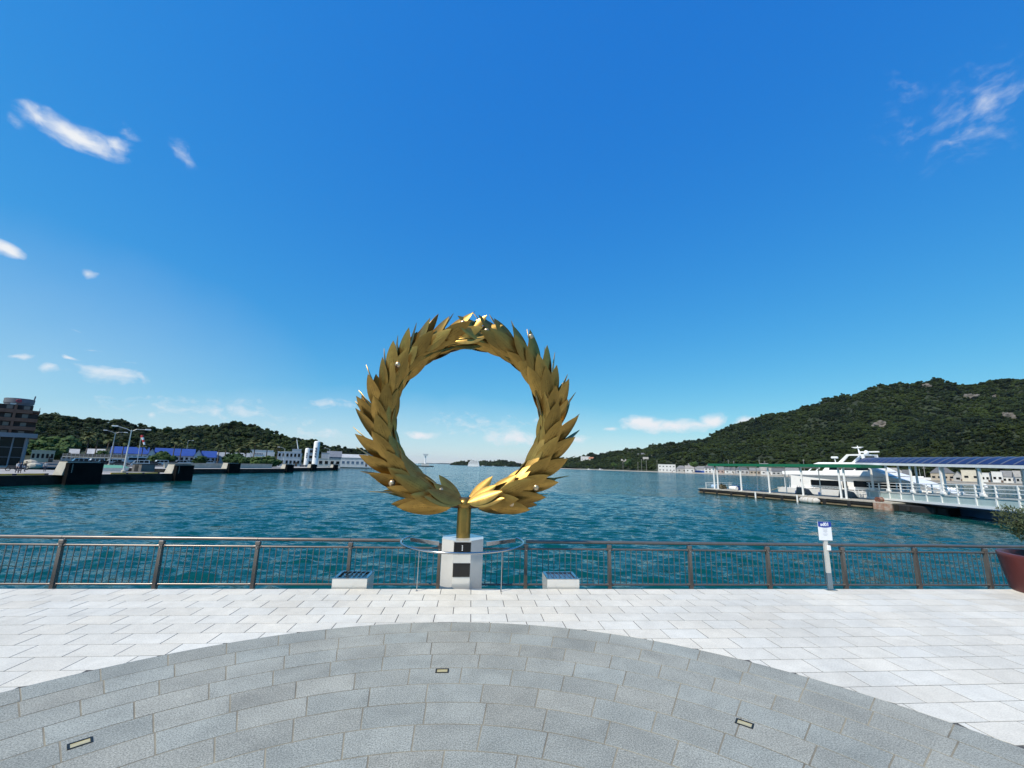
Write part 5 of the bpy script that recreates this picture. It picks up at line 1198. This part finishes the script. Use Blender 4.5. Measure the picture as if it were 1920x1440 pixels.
silo('tall white silo with dark vertical lettering', 590, 11, 827, 220, 4)
def boom(label, px0, py0, px1, py1, Y):
    p = onY(px0, py0, Y); q_ = onY(px1, py1, Y); root = thing('crane', label, 'crane', (p.x, p.y, LAND), 0)
    b = p-Vector((p.x, p.y, LAND)); e = q_-Vector((p.x, p.y, LAND))
    MB().bevbox(-1.6, 1.6, -1.4, 1.4, 0, max(1.5, b.z), .15).build('cab', m_wp2, root); MB().tube([b, e], [.35, .18], 6).build('jib', m_wp, root); MB().tube([e, (e.x, e.y, e.z-4)], .04, 4).build('cable', m_blk, root)
boom('small white crane jib above the harbour office', 560, 850, 556.5, 824, 262)
p, rz, mpx = fr(797, 630); zz = lambda py: onY(797, py, 630).z-LAND
root = thing('observation_tower', 'slender white tower with a wide flat head out on the spit', 'tower', (p.x, p.y, LAND), rz)
MB().tube([(0, 0, 0), (0, 0, zz(855))], [1.2, .8], 8).build('shaft', m_wp, root, 60); MB().add([(-3.4*mpx, -2, zz(855)), (3.4*mpx, -2, zz(855)), (3.4*mpx, 2, zz(855)), (-3.4*mpx, 2, zz(855)), (-5*mpx, -2.5, zz(851)), (5.4*mpx, -2.5, zz(851)), (5.4*mpx, 2.5, zz(851)), (-5*mpx, 2.5, zz(851))], [(3,2,1,0),(4,5,6,7),(0,1,5,4),(1,2,6,5),(2,3,7,6),(3,0,4,7)]).build('head', m_wp, root)
MB().box(-5, 6, -4, 4, 0, 3).build('base_house', m_wp2, root)
# ------------------------------------------------------------------ quay fence, cars, vans, bus
a_, b_ = onZ(116, 864, LAND), onZ(234, 867, LAND)
def quay_fence():
    A = onY(116, 862, 172); B = onY(234, 864, 172); zA = onY(170, 851, 172).z-LAND; d = Vector((B.x-A.x, B.y-A.y)); L_ = d.length; root = thing('panel_fence', 'grey panel fence on posts standing behind the near quay', 'fence', (A.x, A.y, LAND), atan2(d.y, d.x))
    m_ = mat('fence_grey', (.055, .06, .06), .6); n = 15
    for i in range(n+1): MB().tube([(L_*i/n, 0, 0), (L_*i/n, 0, zA)], .09, 6).build('post', mat('fence_post', (.30, .31, .31), .6), root)
    me = MB().box(.12, L_/n-.12, -.04, .04, zA*.66, zA-.05).mesh('panel', m_)
    for i in range(n): link('panel', me, root, (L_*i/n, 0, 0))
    MB().box(0, L_, -.06, .06, zA*.60, zA*.65).build('rail', MATS['lamp_grey'], root)
quay_fence()
m_tyre = mat('tyre', (.015, .015, .015), .85); m_carw = mat('car_white', (.70, .70, .70), .25, coat=.5); m_lampw = mat('headlamp', (.8, .8, .75), .1)
def car_proto(kind):
    root = thing('parked_car', '', 'car')
    if kind == 'van': L_, W, prof, gl = 4.2, 1.7, [(-2.1, .35), (2.1, .35), (2.12, .85), (1.75, 1.05), (1.2, 1.85), (-1.95, 1.9), (-2.12, 1.0)], [(-1.85, 1.08), (1.5, 1.08), (1.12, 1.72), (-1.8, 1.76)]
    elif kind == 'sedan': L_, W, prof, gl = 4.3, 1.7, [(-2.15, .35), (2.15, .35), (2.15, .72), (1.15, .92), (.45, 1.42), (-1.1, 1.44), (-1.75, .98), (-2.15, .92)], [(-1.45, .95), (.98, .93), (.40, 1.34), (-1.05, 1.36)]
    else: L_, W, prof, gl = 8.4, 2.3, [(-4.2, .45), (4.2, .45), (4.25, 1.3), (4.1, 2.75), (3.9, 2.9), (-4.1, 2.9), (-4.2, 2.7)], [(-3.95, 1.45), (4.0, 1.45), (3.9, 2.35), (-3.95, 2.35)]
    MB().extr_y(prof, -W/2, W/2).build('body', m_carw, root)
    for s in (-1, 1):
        q = MB().extr_y(gl, s*W/2-.03, s*W/2+.012).build('window_band', m_glassk, root)
        for k in (.33, .66): x = gl[0][0]+(gl[1][0]-gl[0][0])*k; MB().box(x-.06, x+.06, s*W/2-.035, s*W/2+.018, gl[0][1], gl[2][1]).build('pillar', m_carw, q)
        for x in (-L_*.31, L_*.31):
            y = s*(W/2-.08); w = MB().tube([(x, y-.1, .33), (x, y+.1, .33)], .33 if L_ < 5 else .45, 14).build('wheel', m_tyre, root, 40); MB().tube([(x, y-.11, .33), (x, y+.11, .33)], .18, 10).build('rim', m_satin, w)
        MB().box(L_/2-.10, L_/2+.015, s*W*.36-.16, s*W*.36+.16, .62, .78).build('headlight', m_lampw, root)
    xw = gl[1][0]; MB().add([(xw+.10, -W/2+.12, gl[1][1]), (xw+.10, W/2-.12, gl[1][1]), (gl[2][0]+.16, W/2-.15, gl[2][1]), (gl[2][0]+.16, -W/2+.15, gl[2][1])], [(0, 1, 2, 3)]).build('windscreen', m_glassk, root)
    return root
protos = {k: car_proto(k) for k in ('van', 'sedan', 'bus')}; used = set()
cars = [('van', 148, 868, (.7, .7, .7), 10, 'white van parked at the left end of the car row'), ('sedan', 162, 868, (.05, .05, .06), 8, 'black car beside the leftmost white van'), ('van', 178, 868, (.6, .6, .62), 14, 'silver van left of the rear double lamp'), ('sedan', 195, 870, (.68, .68, .67), 12, 'white car just left of the rear double lamp'),
        ('van', 212, 869, (.72, .72, .71), 5, 'white van between the two double lamps'), ('sedan', 224, 871, (.62, .63, .65), 7, 'pale silver car left of the tall lamp'), ('bus', 263, 867, (.70, .71, .72), 8, 'long white bus right of the tall lamp'), ('van', 262, 872, (.70, .70, .69), 3, 'white van in front of the long bus'),
        ('sedan', 287, 870, (.08, .08, .09), 4, 'dark car right of the long bus'), ('van', 300, 870, (.70, .70, .70), 12, 'white van behind the dark hut'), ('sedan', 322, 870, (.66, .66, .66), 6, 'white car left of the lamp by the blue sheds'), ('van', 338, 869, (.71, .71, .70), 4, 'white van at the foot of the lamp by the blue sheds'),
        ('van', 357, 868, (.70, .70, .70), 6, 'white van right of the lamp by the blue sheds'), ('sedan', 372, 868, (.60, .61, .62), 9, 'silver car at the middle quay'), ('van', 392, 868.5, (.69, .69, .68), 6, 'white van on the middle quay before the bushes'), ('van', 429, 870, (.72, .72, .72), 5, 'white van behind the block halfway along the middle quay'),
        ('sedan', 455, 869, (.64, .64, .63), 4, 'pale car beyond the middle quay wall'), ('sedan', 478, 868.5, (.70, .70, .69), 4, 'white car below the tallest palm'), ('van', 515, 868.5, (.55, .56, .58), 4, 'grey van left of the harbour office door')]
for kind, px, py, colr, jit, lab in cars:
    p = onZ(px, py+2.6, LAND); rz = fr(px, p.y)[1]+radians(jit)+(pi if random.random() < .4 else 0)
    if kind not in used: o = protos[kind]; o.location = p; o.rotation_euler = (0, 0, rz); used.add(kind)
    else: o = dup(protos[kind], p, rz)
    o['label'] = lab; o['group'] = 'vehicles parked on the harbour'; o.name = {'van': 'parked_van', 'sedan': 'parked_car', 'bus': 'parked_bus'}[kind]; o['category'] = {'van': 'van', 'sedan': 'car', 'bus': 'bus'}[kind]
    recolour(o, m_carw, mat('car_%02d%02d%02d' % tuple(int(c*99) for c in colr), colr, .25, coat=.5))
root = thing('low_wall', 'long low concrete wall along the middle quay', 'wall', (-84, 126, LAND), atan2(36, 12))
MB().box(0, 38, -.3, .3, 0, 1.3).build('wall', m_conc, root); MB().box(-.1, 38.1, -.4, .4, 1.305, 1.45).build('coping', m_wall, root)
# ------------------------------------------------------------------ people on the near quay
def skin_body(joints, edges, mats_fn, ms, parent):
    me = bpy.data.meshes.new('body'); me.from_pydata([j[0] for j in joints], edges, []); o = bpy.data.objects.new('body', me); COL.objects.link(o)
    md = o.modifiers.new('s', 'SKIN'); md.use_smooth_shade = True
    for v, j in zip(me.skin_vertices[0].data, joints): v.radius = (j[1], j[1] if len(j) < 3 else j[2])
    me.skin_vertices[0].data[0].use_root = True
    o.modifiers.new('u', 'SUBSURF').levels = 1
    dg = bpy.context.evaluated_depsgraph_get(); dg.update(); m2 = bpy.data.meshes.new_from_object(o.evaluated_get(dg)); bpy.data.objects.remove(o)
    m2.materials.clear()
    for m in ms: m2.materials.append(m)
    for p in m2.polygons: p.material_index = mats_fn(p.center)
    m2.name = 'body'; return link('body', m2, parent)
m_skin = mat('skin', (.46, .28, .20), .6); m_hair = mat('hair_dark', (.015, .012, .01), .7)
def person(label, px, py, face, shirt, pants, step=.12, H=1.68, bag=None):
    p = onZ(px, py, LAND); root = thing('person', label, 'person', p, face, 'people on the near quay'); k = H/1.7
    J = [((0, 0, .95), .13, .10), ((0, 0, 1.15), .125, .095), ((0, 0, 1.36), .15, .10), ((0, 0, 1.47), .06), ((0, -.02, 1.60), .085, .10)]
    E_ = [(0, 1), (1, 2), (2, 3), (3, 4)]
    for s in (-1, 1):
        b = len(J); st = s*step
        J += [((s*.09, 0, .88), .085), ((s*.10, -st*.9, .49), .06), ((s*.10, -st*.6+.05, .10), .045), ((s*.11, -st*.6-.10, .04), .04)]; E_ += [(0, b), (b, b+1), (b+1, b+2), (b+2, b+3)]
        b = len(J); J += [((s*.19, 0, 1.38), .055), ((s*.24, st*.5, 1.12), .042), ((s*.23, st*.8-.10, .90), .034), ((s*.225, st*.9-.14, .80), .03)]; E_ += [(2, b), (b, b+1), (b+1, b+2), (b+2, b+3)]
    J = [((j[0][0]*k, j[0][1]*k, j[0][2]*k),)+tuple(x*k for x in j[1:]) for j in J]
    def mf(c):
        z = c.z/k
        if z < .09: return 3
        if abs(c.x) > .165*k and z < 1.05: return 0
        if z < .95: return 2
        if z < 1.45: return 1
        return 0
    skin_body(J, E_, mf, [m_skin, mat('shirt_%d' % int(1e4*sum(shirt)), shirt, .85), mat('pants_%d' % int(1e4*sum(pants)), pants, .85), m_blk], root)
    MB().ball((0, .015*k, 1.66*k), .105*k, 10, 7, (.92, 1.08, .9)).build('hair', m_hair, root, 80)
    if bag: MB().bevbox(-.15*k, .15*k, .10*k, .26*k, 1.0*k, 1.42*k, .05).build('backpack', mat('bag_%d' % int(1e4*sum(bag)), bag, .8), root)
person('person in grey walking alone across the near quay', 83, 884.5, .6, (.34, .35, .36), (.05, .05, .07), .16)
person('person in dark clothes at the front of the group on the quay edge', 36, 887.5, .9, (.03, .03, .05), (.03, .03, .05), .10)
person('person with pale shirt second in the group on the quay edge', 31, 887, 1.2, (.60, .60, .62), (.06, .06, .09), .14, bag=(.55, .55, .56))
person('person with dark backpack standing behind the quay edge group', 46, 884.5, 2.4, (.05, .05, .05), (.10, .10, .12), .06, bag=(.03, .03, .03))
def motorbike(label, px, py, rz, c):
    p = onZ(px, py, LAND); root = thing('motorcycle', label, 'motorcycle', p, rz, 'motorcycles on the near quay')
    for x in (-.62, .62): w = MB().tube([(x+.28*cos(t), 0, .30+.28*sin(t)) for t in [2*pi*i/14 for i in range(14)]], .055, 6, close=True).build('wheel', m_tyre, root); MB().tube([(x, -.04, .3), (x, .04, .3)], .1, 8).build('hub', m_satin, w)
    MB().add([(-.75, -.12, .55), (.35, -.14, .5), (.35, .14, .5), (-.75, .12, .55), (-.8, -.12, .82), (.3, -.16, .95), (.3, .16, .95), (-.8, .12, .82)], [(3,2,1,0),(4,5,6,7),(0,1,5,4),(1,2,6,5),(2,3,7,6),(3,0,4,7)]).build('body', mat('bike_%d' % int(1e4*sum(c)), c, .35), root)
    MB().tube([(.62, 0, .3), (.38, 0, 1.05)], .04, 6).build('fork', m_satin, root); MB().tube([(.36, -.35, 1.08), (.42, 0, 1.02), (.36, .35, 1.08)], .025, 6).build('handlebar', m_blk, root); MB().bevbox(-.7, .05, -.13, .13, .825, .90, .03).build('seat', m_blk, root)
motorbike('dark motorcycle left of the quay edge group', 24, 883, .5, (.03, .03, .035)); motorbike('silver motorcycle behind the quay edge group', 40, 881, .9, (.4, .4, .42))
# rocks and planting between hotel and quay
for (px, py, r_, lab) in ((62, 878, 1.0, 'pale boulder on the quay beside the hotel terrace'), (54, 874, 1.3, 'grey boulder nearest the glass pavilion'), (70, 875, .8, 'small boulder behind the lone walker')):
    p = onZ(px, py, LAND); b = MB().ball((0, 0, r_*.45), r_, 9, 6, (1.3, 1, .75)); b.v = [(x*(1+.22*mnoise.noise(Vector((x, y, z))*1.7+p)), y*(1+.22*mnoise.noise(Vector((y, z, x))*1.7)), max(0, z)) for x, y, z in b.v]
    tag(b.build('boulder', m_conc, loc=p), lab, 'boulder', 'boulders by the hotel')

# ================================================================== VILLAGE ON THE RIGHT
ys = [(1060, 1150), (1130, 905), (1150, 885), (1250, 725), (1350, 598), (1450, 508), (1550, 432), (1650, 374), (1750, 326), (1850, 279), (1925, 253), (2000, 225)]
def Ysh(px): return float(np.interp(px, [a for a, _ in ys], [b for _, b in ys]))
WHT, CRM, GRY, TAN, PNK = (.66, .66, .64), (.60, .55, .44), (.40, .40, .39), (.42, .36, .28), (.48, .36, .32)
RT1, RT2, RT3 = (.11, .115, .125), (.20, .205, .21), (.30, .29, .27)
vill = [(1234, 1266, 871, 0, WHT, 'flat', (.6, .6, .6), (5, 2), 'white two storey building at the left end of the village front'),
        (1268, 1286, 873, 0, GRY, 'hip', RT2, (2, 1), 'grey hip roofed house right of the white two storey building'), (1284, 1301, 873, 6, WHT, 'gable', RT3, (2, 1), 'white house with pale roof left of the blue sheeted house'), (1290, 1308, 869, 40, TAN, 'gable', RT2, (2, 1), 'tan house behind the blue sheeted house'),
        (1302, 1321, 874, 0, WHT, 'gable', RT2, (3, 1), 'white house with blue sheeting low on its wall'), (1320, 1340, 871, 4, WHT, 'hip', RT1, (3, 2), 'white house with dark tiled roof beside the blue sheeted house'), (1342, 1356, 875, 0, PNK, 'gable', RT2, (2, 1), 'pinkish house at the left end of the pier canopy'),
        (1358, 1378, 876, 8, WHT, 'gable', RT1, (2, 1), 'low white house seen under the left end of the canopy'), (1378, 1402, 874, 10, GRY, 'hip', RT1, (3, 1), 'grey house with black roof behind the first canopy bay'), (1404, 1424, 877, 4, TAN, 'gable', RT2, (3, 1), 'tan house behind the second canopy bay'),
        (1426, 1446, 876, 8, WHT, 'gable', RT3, (2, 1), 'white house with light roof behind the second canopy bay'), (1446, 1470, 878, 2, GRY, 'gable', RT1, (3, 1), 'grey house left of the yacht stern'), (1424, 1440, 869, 50, CRM, 'gable', RT2, (2, 1), 'cream house up behind the canopy roof'),
        (1470, 1496, 877, 10, WHT, 'gable', RT2, (3, 1), 'white house behind the yacht stern'), (1656, 1692, 877, 4, GRY, 'hip', RT3, (3, 1), 'pale hip roofed house just right of the yacht wheelhouse'), (1690, 1706, 881, 2, WHT, 'gable', RT1, (2, 1), 'small white house over the yacht bow'),
        (1742, 1786, 876, 6, TAN, 'hip', RT1, (4, 1), 'traditional house with curved dark roof above the gangway'), (1784, 1801, 884, 0, GRY, 'front', RT2, (1, 1), 'grey gable fronted shed beside the cream building'), (1800, 1835, 882, 0, CRM, 'flat', (.6, .56, .46), (2, 1), 'cream flat roofed building behind the gangway posts'),
        (1836, 1852, 887, 0, WHT, 'flat', (.5, .5, .5), (2, 1), 'low white annex right of the cream building'), (1856, 1876, 885, 2, WHT, 'flat', (.55, .55, .55), (2, 1), 'white block behind the last gangway post'), (1874, 1900, 883, 6, WHT, 'gable', RT2, (3, 1), 'white house with grey roof near the right edge'), (1896, 1930, 883, 4, GRY, 'gable', RT3, (4, 1), 'grey long roofed house at the right edge')]
for (a, b, py, off, wc, rf, rc, wn, lab) in vill:
    o, w, d, H, rz = bldg(a, b, py, Ysh((a+b)/2)+off, lab, wc, rf, rc, wn, None, -.9, 'house', .58, random.uniform(-12, 12), 'house', 'village houses')
    if 'sheeting' in lab: MB().box(-w/2+.2, w/2-.2, -d/2-.2, -d/2-.12, .1, H*.35).build('blue_sheet', mat('blue_sheet', (.03, .10, .40), .6), o)
def hillside(px0, px1, py_b, py_t, Y, label, wc, rf, rc, wn):
    d_ = ray((px0+px1)/2, py_b).normalized(); t = 500
    while t < 1900:
        q_ = Vector((0, 0, CAM_H))+d_*t
        if 300 < q_.x < 1540 and 190 < q_.y < 1620 and q_.z < RB+HR(q_.x, q_.y)+1.0: break
        t += 3
    Y = q_.y; z = q_.z
    o, w, d, H, rz = bldg(px0, px1, py_t, Y, label, wc, rf, rc, wn, None, z, 'house', .55, 0, 'house', 'houses on the wooded slope')
    MB().box(-w/2-.5, w/2+.5, -d/2-.5, d/2+.5, -5, -.61).build('terrace', m_soil, o)
hillside(1089, 1106, 865, 856, 1010, 'white block alone on the wooded point', WHT, 'flat', (.6, .6, .6), (3, 1)); hillside(1104, 1113, 864, 857, 1030, 'orange roofed house beside the white block on the point', CRM, 'gable', (.40, .17, .10), (1, 1))
hillside(1195, 1220, 853.5, 849, 800, 'wide grey tiled roof among the trees above the shore', (.24, .235, .22), 'hip', RT2, (3, 1)); hillside(1222, 1238, 855, 851, 800, 'lower grey tiled roof right of the wide one', (.24, .22, .18), 'hip', RT2, (2, 1)); hillside(1206, 1216, 865, 857, 760, 'small white house below the grey tiled roofs', WHT, 'gable', RT3, (1, 1))
hillside(1165, 1174, 868, 861, 860, 'lone pale hut among trees left of the tiled roofs', CRM, 'gable', RT3, (1, 1))
def pole(px, py_t, Y, label):
    p, rz, _ = fr(px, Y); H = onY(px, py_t, Y).z+.9; root = thing('utility_pole', label, 'pole', (p.x, p.y, -.9), rz, 'utility poles in the village')
    MB().tube([(0, 0, 0), (0, 0, H)], [.28, .18], 6).build('shaft', mat('pole_grey', (.30, .29, .28), .8), root)
    for k in (1.0, 2.0): MB().box(-1.2, 1.2, -.09, .09, H-k, H-k+.18).build('cross_arm', MATS['pole_grey'], root)
for px, py, lab in ((1196, 866, 'utility pole left of the white two storey building'), (1203, 861, 'tall utility pole nearest the left village end'), (1212, 863, 'utility pole under the small white hillside house'), (1232, 863, 'utility pole at the corner of the white two storey building'), (1168, 866, 'utility pole by the rounded shore tree'),
                    (1366, 862, 'utility pole above the left end of the canopy'), (1376, 864, 'shorter utility pole above the canopy'), (1424, 862, 'twin armed utility pole above the third canopy post'), (1434, 864, 'utility pole beside the cream house'), (1507, 861, 'utility pole left of the yacht roof'), (1731, 874, 'utility pole right of the yacht bow')):
    pole(px, py, Ysh(px)+3, lab)
for i, (px, py, sz, lab) in enumerate(((1104, 879, 9, 'white fishing boat at the far point'), (1126, 880, 11, 'white boat left of the beach'), (1165, 882.5, 16, 'long white boat drawn up at the left end of the beach'), (1180, 883, 9, 'white boat beside the long one on the beach'), (905, 872.6, 12, 'tiny white boat right of the ferry'), (925, 873, 10, 'tiny white boat below the island middle'), (948, 873.4, 12, 'tiny white boat near the right end of the island'))):
    p = onZ(px, py, WATER) if px > 1000 else onY(px, 874, 2000); p.z = WATER
    if p.y > 1100: p = onY(px, 874, 1000 if px > 1000 else 1900); p.z = WATER
    root = thing('small_boat', lab, 'boat', p, random.uniform(-.4, .4), 'small boats far out'); s = sz/10
    MB().add([(-5*s, -1.3*s, 0), (4*s, -1.3*s, 0), (6*s, 0, 0), (4*s, 1.3*s, 0), (-5*s, 1.3*s, 0), (-5.2*s, -1.6*s, 1.3*s), (4.3*s, -1.6*s, 1.5*s), (7*s, 0, 1.9*s), (4.3*s, 1.6*s, 1.5*s), (-5.2*s, 1.6*s, 1.3*s)], [(4, 3, 2, 1, 0), (0, 1, 6, 5), (1, 2, 7, 6), (2, 3, 8, 7), (3, 4, 9, 8), (4, 0, 5, 9), (5, 6, 7, 8, 9)]).build('hull', m_wp, root)
    c = MB().box(-2.5*s, 1.2*s, -1.1*s, 1.1*s, 1.45*s, 3.3*s).build('cabin', m_wp, root); MB().box(-2.0*s, 1.25*s, -1.13*s, 1.13*s, 2.3*s, 2.9*s).build('window', m_glassk, c)
p = onZ(1722, 893, -1.1); root = thing('laid_up_boat', 'white sailing hull laid up ashore behind the yacht bow', 'boat', (*fr(1722, Ysh(1722)-2)[0].xy, -.6), fr(1722, 320)[1])
MB().add([(-8, -1.2, 0), (6, -1.2, 0), (9, 0, .2), (6, 1.2, 0), (-8, 1.2, 0), (-8.4, -1.7, 2.2), (6.5, -1.7, 2.3), (10.5, 0, 2.6), (6.5, 1.7, 2.3), (-8.4, 1.7, 2.2)], [(4, 3, 2, 1, 0), (0, 1, 6, 5), (1, 2, 7, 6), (2, 3, 8, 7), (3, 4, 9, 8), (4, 0, 5, 9), (5, 6, 7, 8, 9)]).build('hull', m_wp, root); MB().box(-5, 2, -1, 1, 2.3, 3.2).build('cabin', m_wp, root); MB().tube([(0, 0, 3), (0, 0, 9.5)], .12, 6).build('mast', m_wp2, root)
# ------------------------------------------------------------------ ferry in the strait
def build_ferry():
    Y = 1250; p, rz, mpx = fr(888, Y); root = thing('ferry', 'white car ferry sailing in the strait in front of the wooded island', 'ferry', (p.x, p.y, WATER), rz)
    w = 21*mpx; h = lambda py: onY(888, py, Y).z-WATER; D = 14
    def tier(name, x0, x1, z0, z1, ins=0, m=m_wp): return MB().add([(x0, -D/2+ins, z0), (x1, -D/2+ins, z0), (x1+1, 0, z0), (x1, D/2-ins, z0), (x0, D/2-ins, z0), (x0, -D/2+ins, z1), (x1-.5, -D/2+ins, z1), (x1+.5, 0, z1), (x1-.5, D/2-ins, z1), (x0, D/2-ins, z1)], [(4, 3, 2, 1, 0), (0, 1, 6, 5), (1, 2, 7, 6), (2, 3, 8, 7), (3, 4, 9, 8), (4, 0, 5, 9), (5, 6, 7, 8, 9)]).build(name, m, root)
    t = h(863.5)/4.2
    tier('hull', -w/2, w/2, -1, t*1.25); 
    for k, (a, b) in enumerate(((-.46, .47), (-.43, .44), (-.34, .40))):
        d = tier('deck', w*a, w*b, t*(1.26+k*.95), t*(1.26+k*.95)+t*.92, .8+k*.8)
        for j in range(9): x = w*a+1.4+j*(w*(b-a)-3.6)/9; MB().box(x, x+1.9, -D/2+.7+k*.8, -D/2+.9+k*.8, t*(1.26+k*.95)+t*.42, t*(1.26+k*.95)+t*.74).build('window', m_glassk, d)
    MB().tube([(-2, 0, t*4.1), (-2, 0, t*6.4)], [.5, .25], 6).build('mast', m_wp, root); MB().tube([(5, 0, t*4.1), (5, 0, t*6.0)], .3, 6).build('mast', m_wp, root); MB().bevbox(-9, -5.5, -1.8, 1.8, t*4.05, t*5.1, .3).build('funnel', m_wp2, root)
build_ferry()
# ------------------------------------------------------------------ bare rock faces on the mountain
m_rock = mat('granite_outcrop', (.15, .135, .115), .9, noise=(.25, .35), bump=.6, bscale=1.2)
for i, (px, py, w, lab) in enumerate(((1653, 800, 30, 'bare brown rock face low on the mountain above the yacht'), (1736, 726, 16, 'small bare rock near the mountain top'), (1822, 748, 26, 'pale rock slab on the upper right slope'), (1890, 784, 26, 'pale rock band above the gangway roof'), (1868, 745, 12, 'tiny rock patch right of the pale slab'), (1604, 740, 9, 'tiny rock on the left shoulder of the mountain'))):
    t = 450; d = ray(px, py).normalized(); hit = None
    while t < 2200:
        q_ = Vector((0, 0, CAM_H))+d*t
        if 300 < q_.x < 1540 and 190 < q_.y < 1620 and q_.z < RB+HR(q_.x, q_.y)+2.5: hit = q_; break
        t += 4
    if hit is None: continue
    s = w*t*.55/F_PX/2; b = MB().ball((0, 0, 0), 1, 14, 9)
    nv = []
    for x, y, z in b.v:
        n_ = mnoise.fractal(Vector((x*1.6+i*7, y*1.6, z*1.6)), .7, 2, 4); n2 = mnoise.cell(Vector((x*2.3+i, y*2.3, z*2.6)))
        k = 1+.55*n_+.28*n2; nv.append((x*s*k*.9, y*s*k*.8, z*s*k*.75))
    b.v = nv; o = b.build('rock_outcrop', m_rock, loc=hit+Vector((0, 0, 1.2)), rot=(0, 0, -atan2(hit.x, hit.y))); tag(o, lab, 'rock', 'rock faces on the mountain')

# ------------------------------------------------------------------ thin sea air
def build_haze():
    m = bpy.data.materials.new('haze'); m.use_nodes = True; nt = m.node_tree; nt.nodes.clear()
    out = N(nt, 'ShaderNodeOutputMaterial'); v = N(nt, 'ShaderNodeVolumePrincipled'); v.inputs['Color'].default_value = (.80, .90, 1, 1); v.inputs['Density'].default_value = HAZE; v.inputs['Anisotropy'].default_value = .2
    nt.links.new(v.outputs[0], out.inputs['Volume'])
    tag(MB().box(-31000, 31000, -31000, 31000, WATER-24, 420).build('haze', m), 'thin pale sea haze over the strait', kind='stuff')
HAZE = 1.6e-5
build_haze()
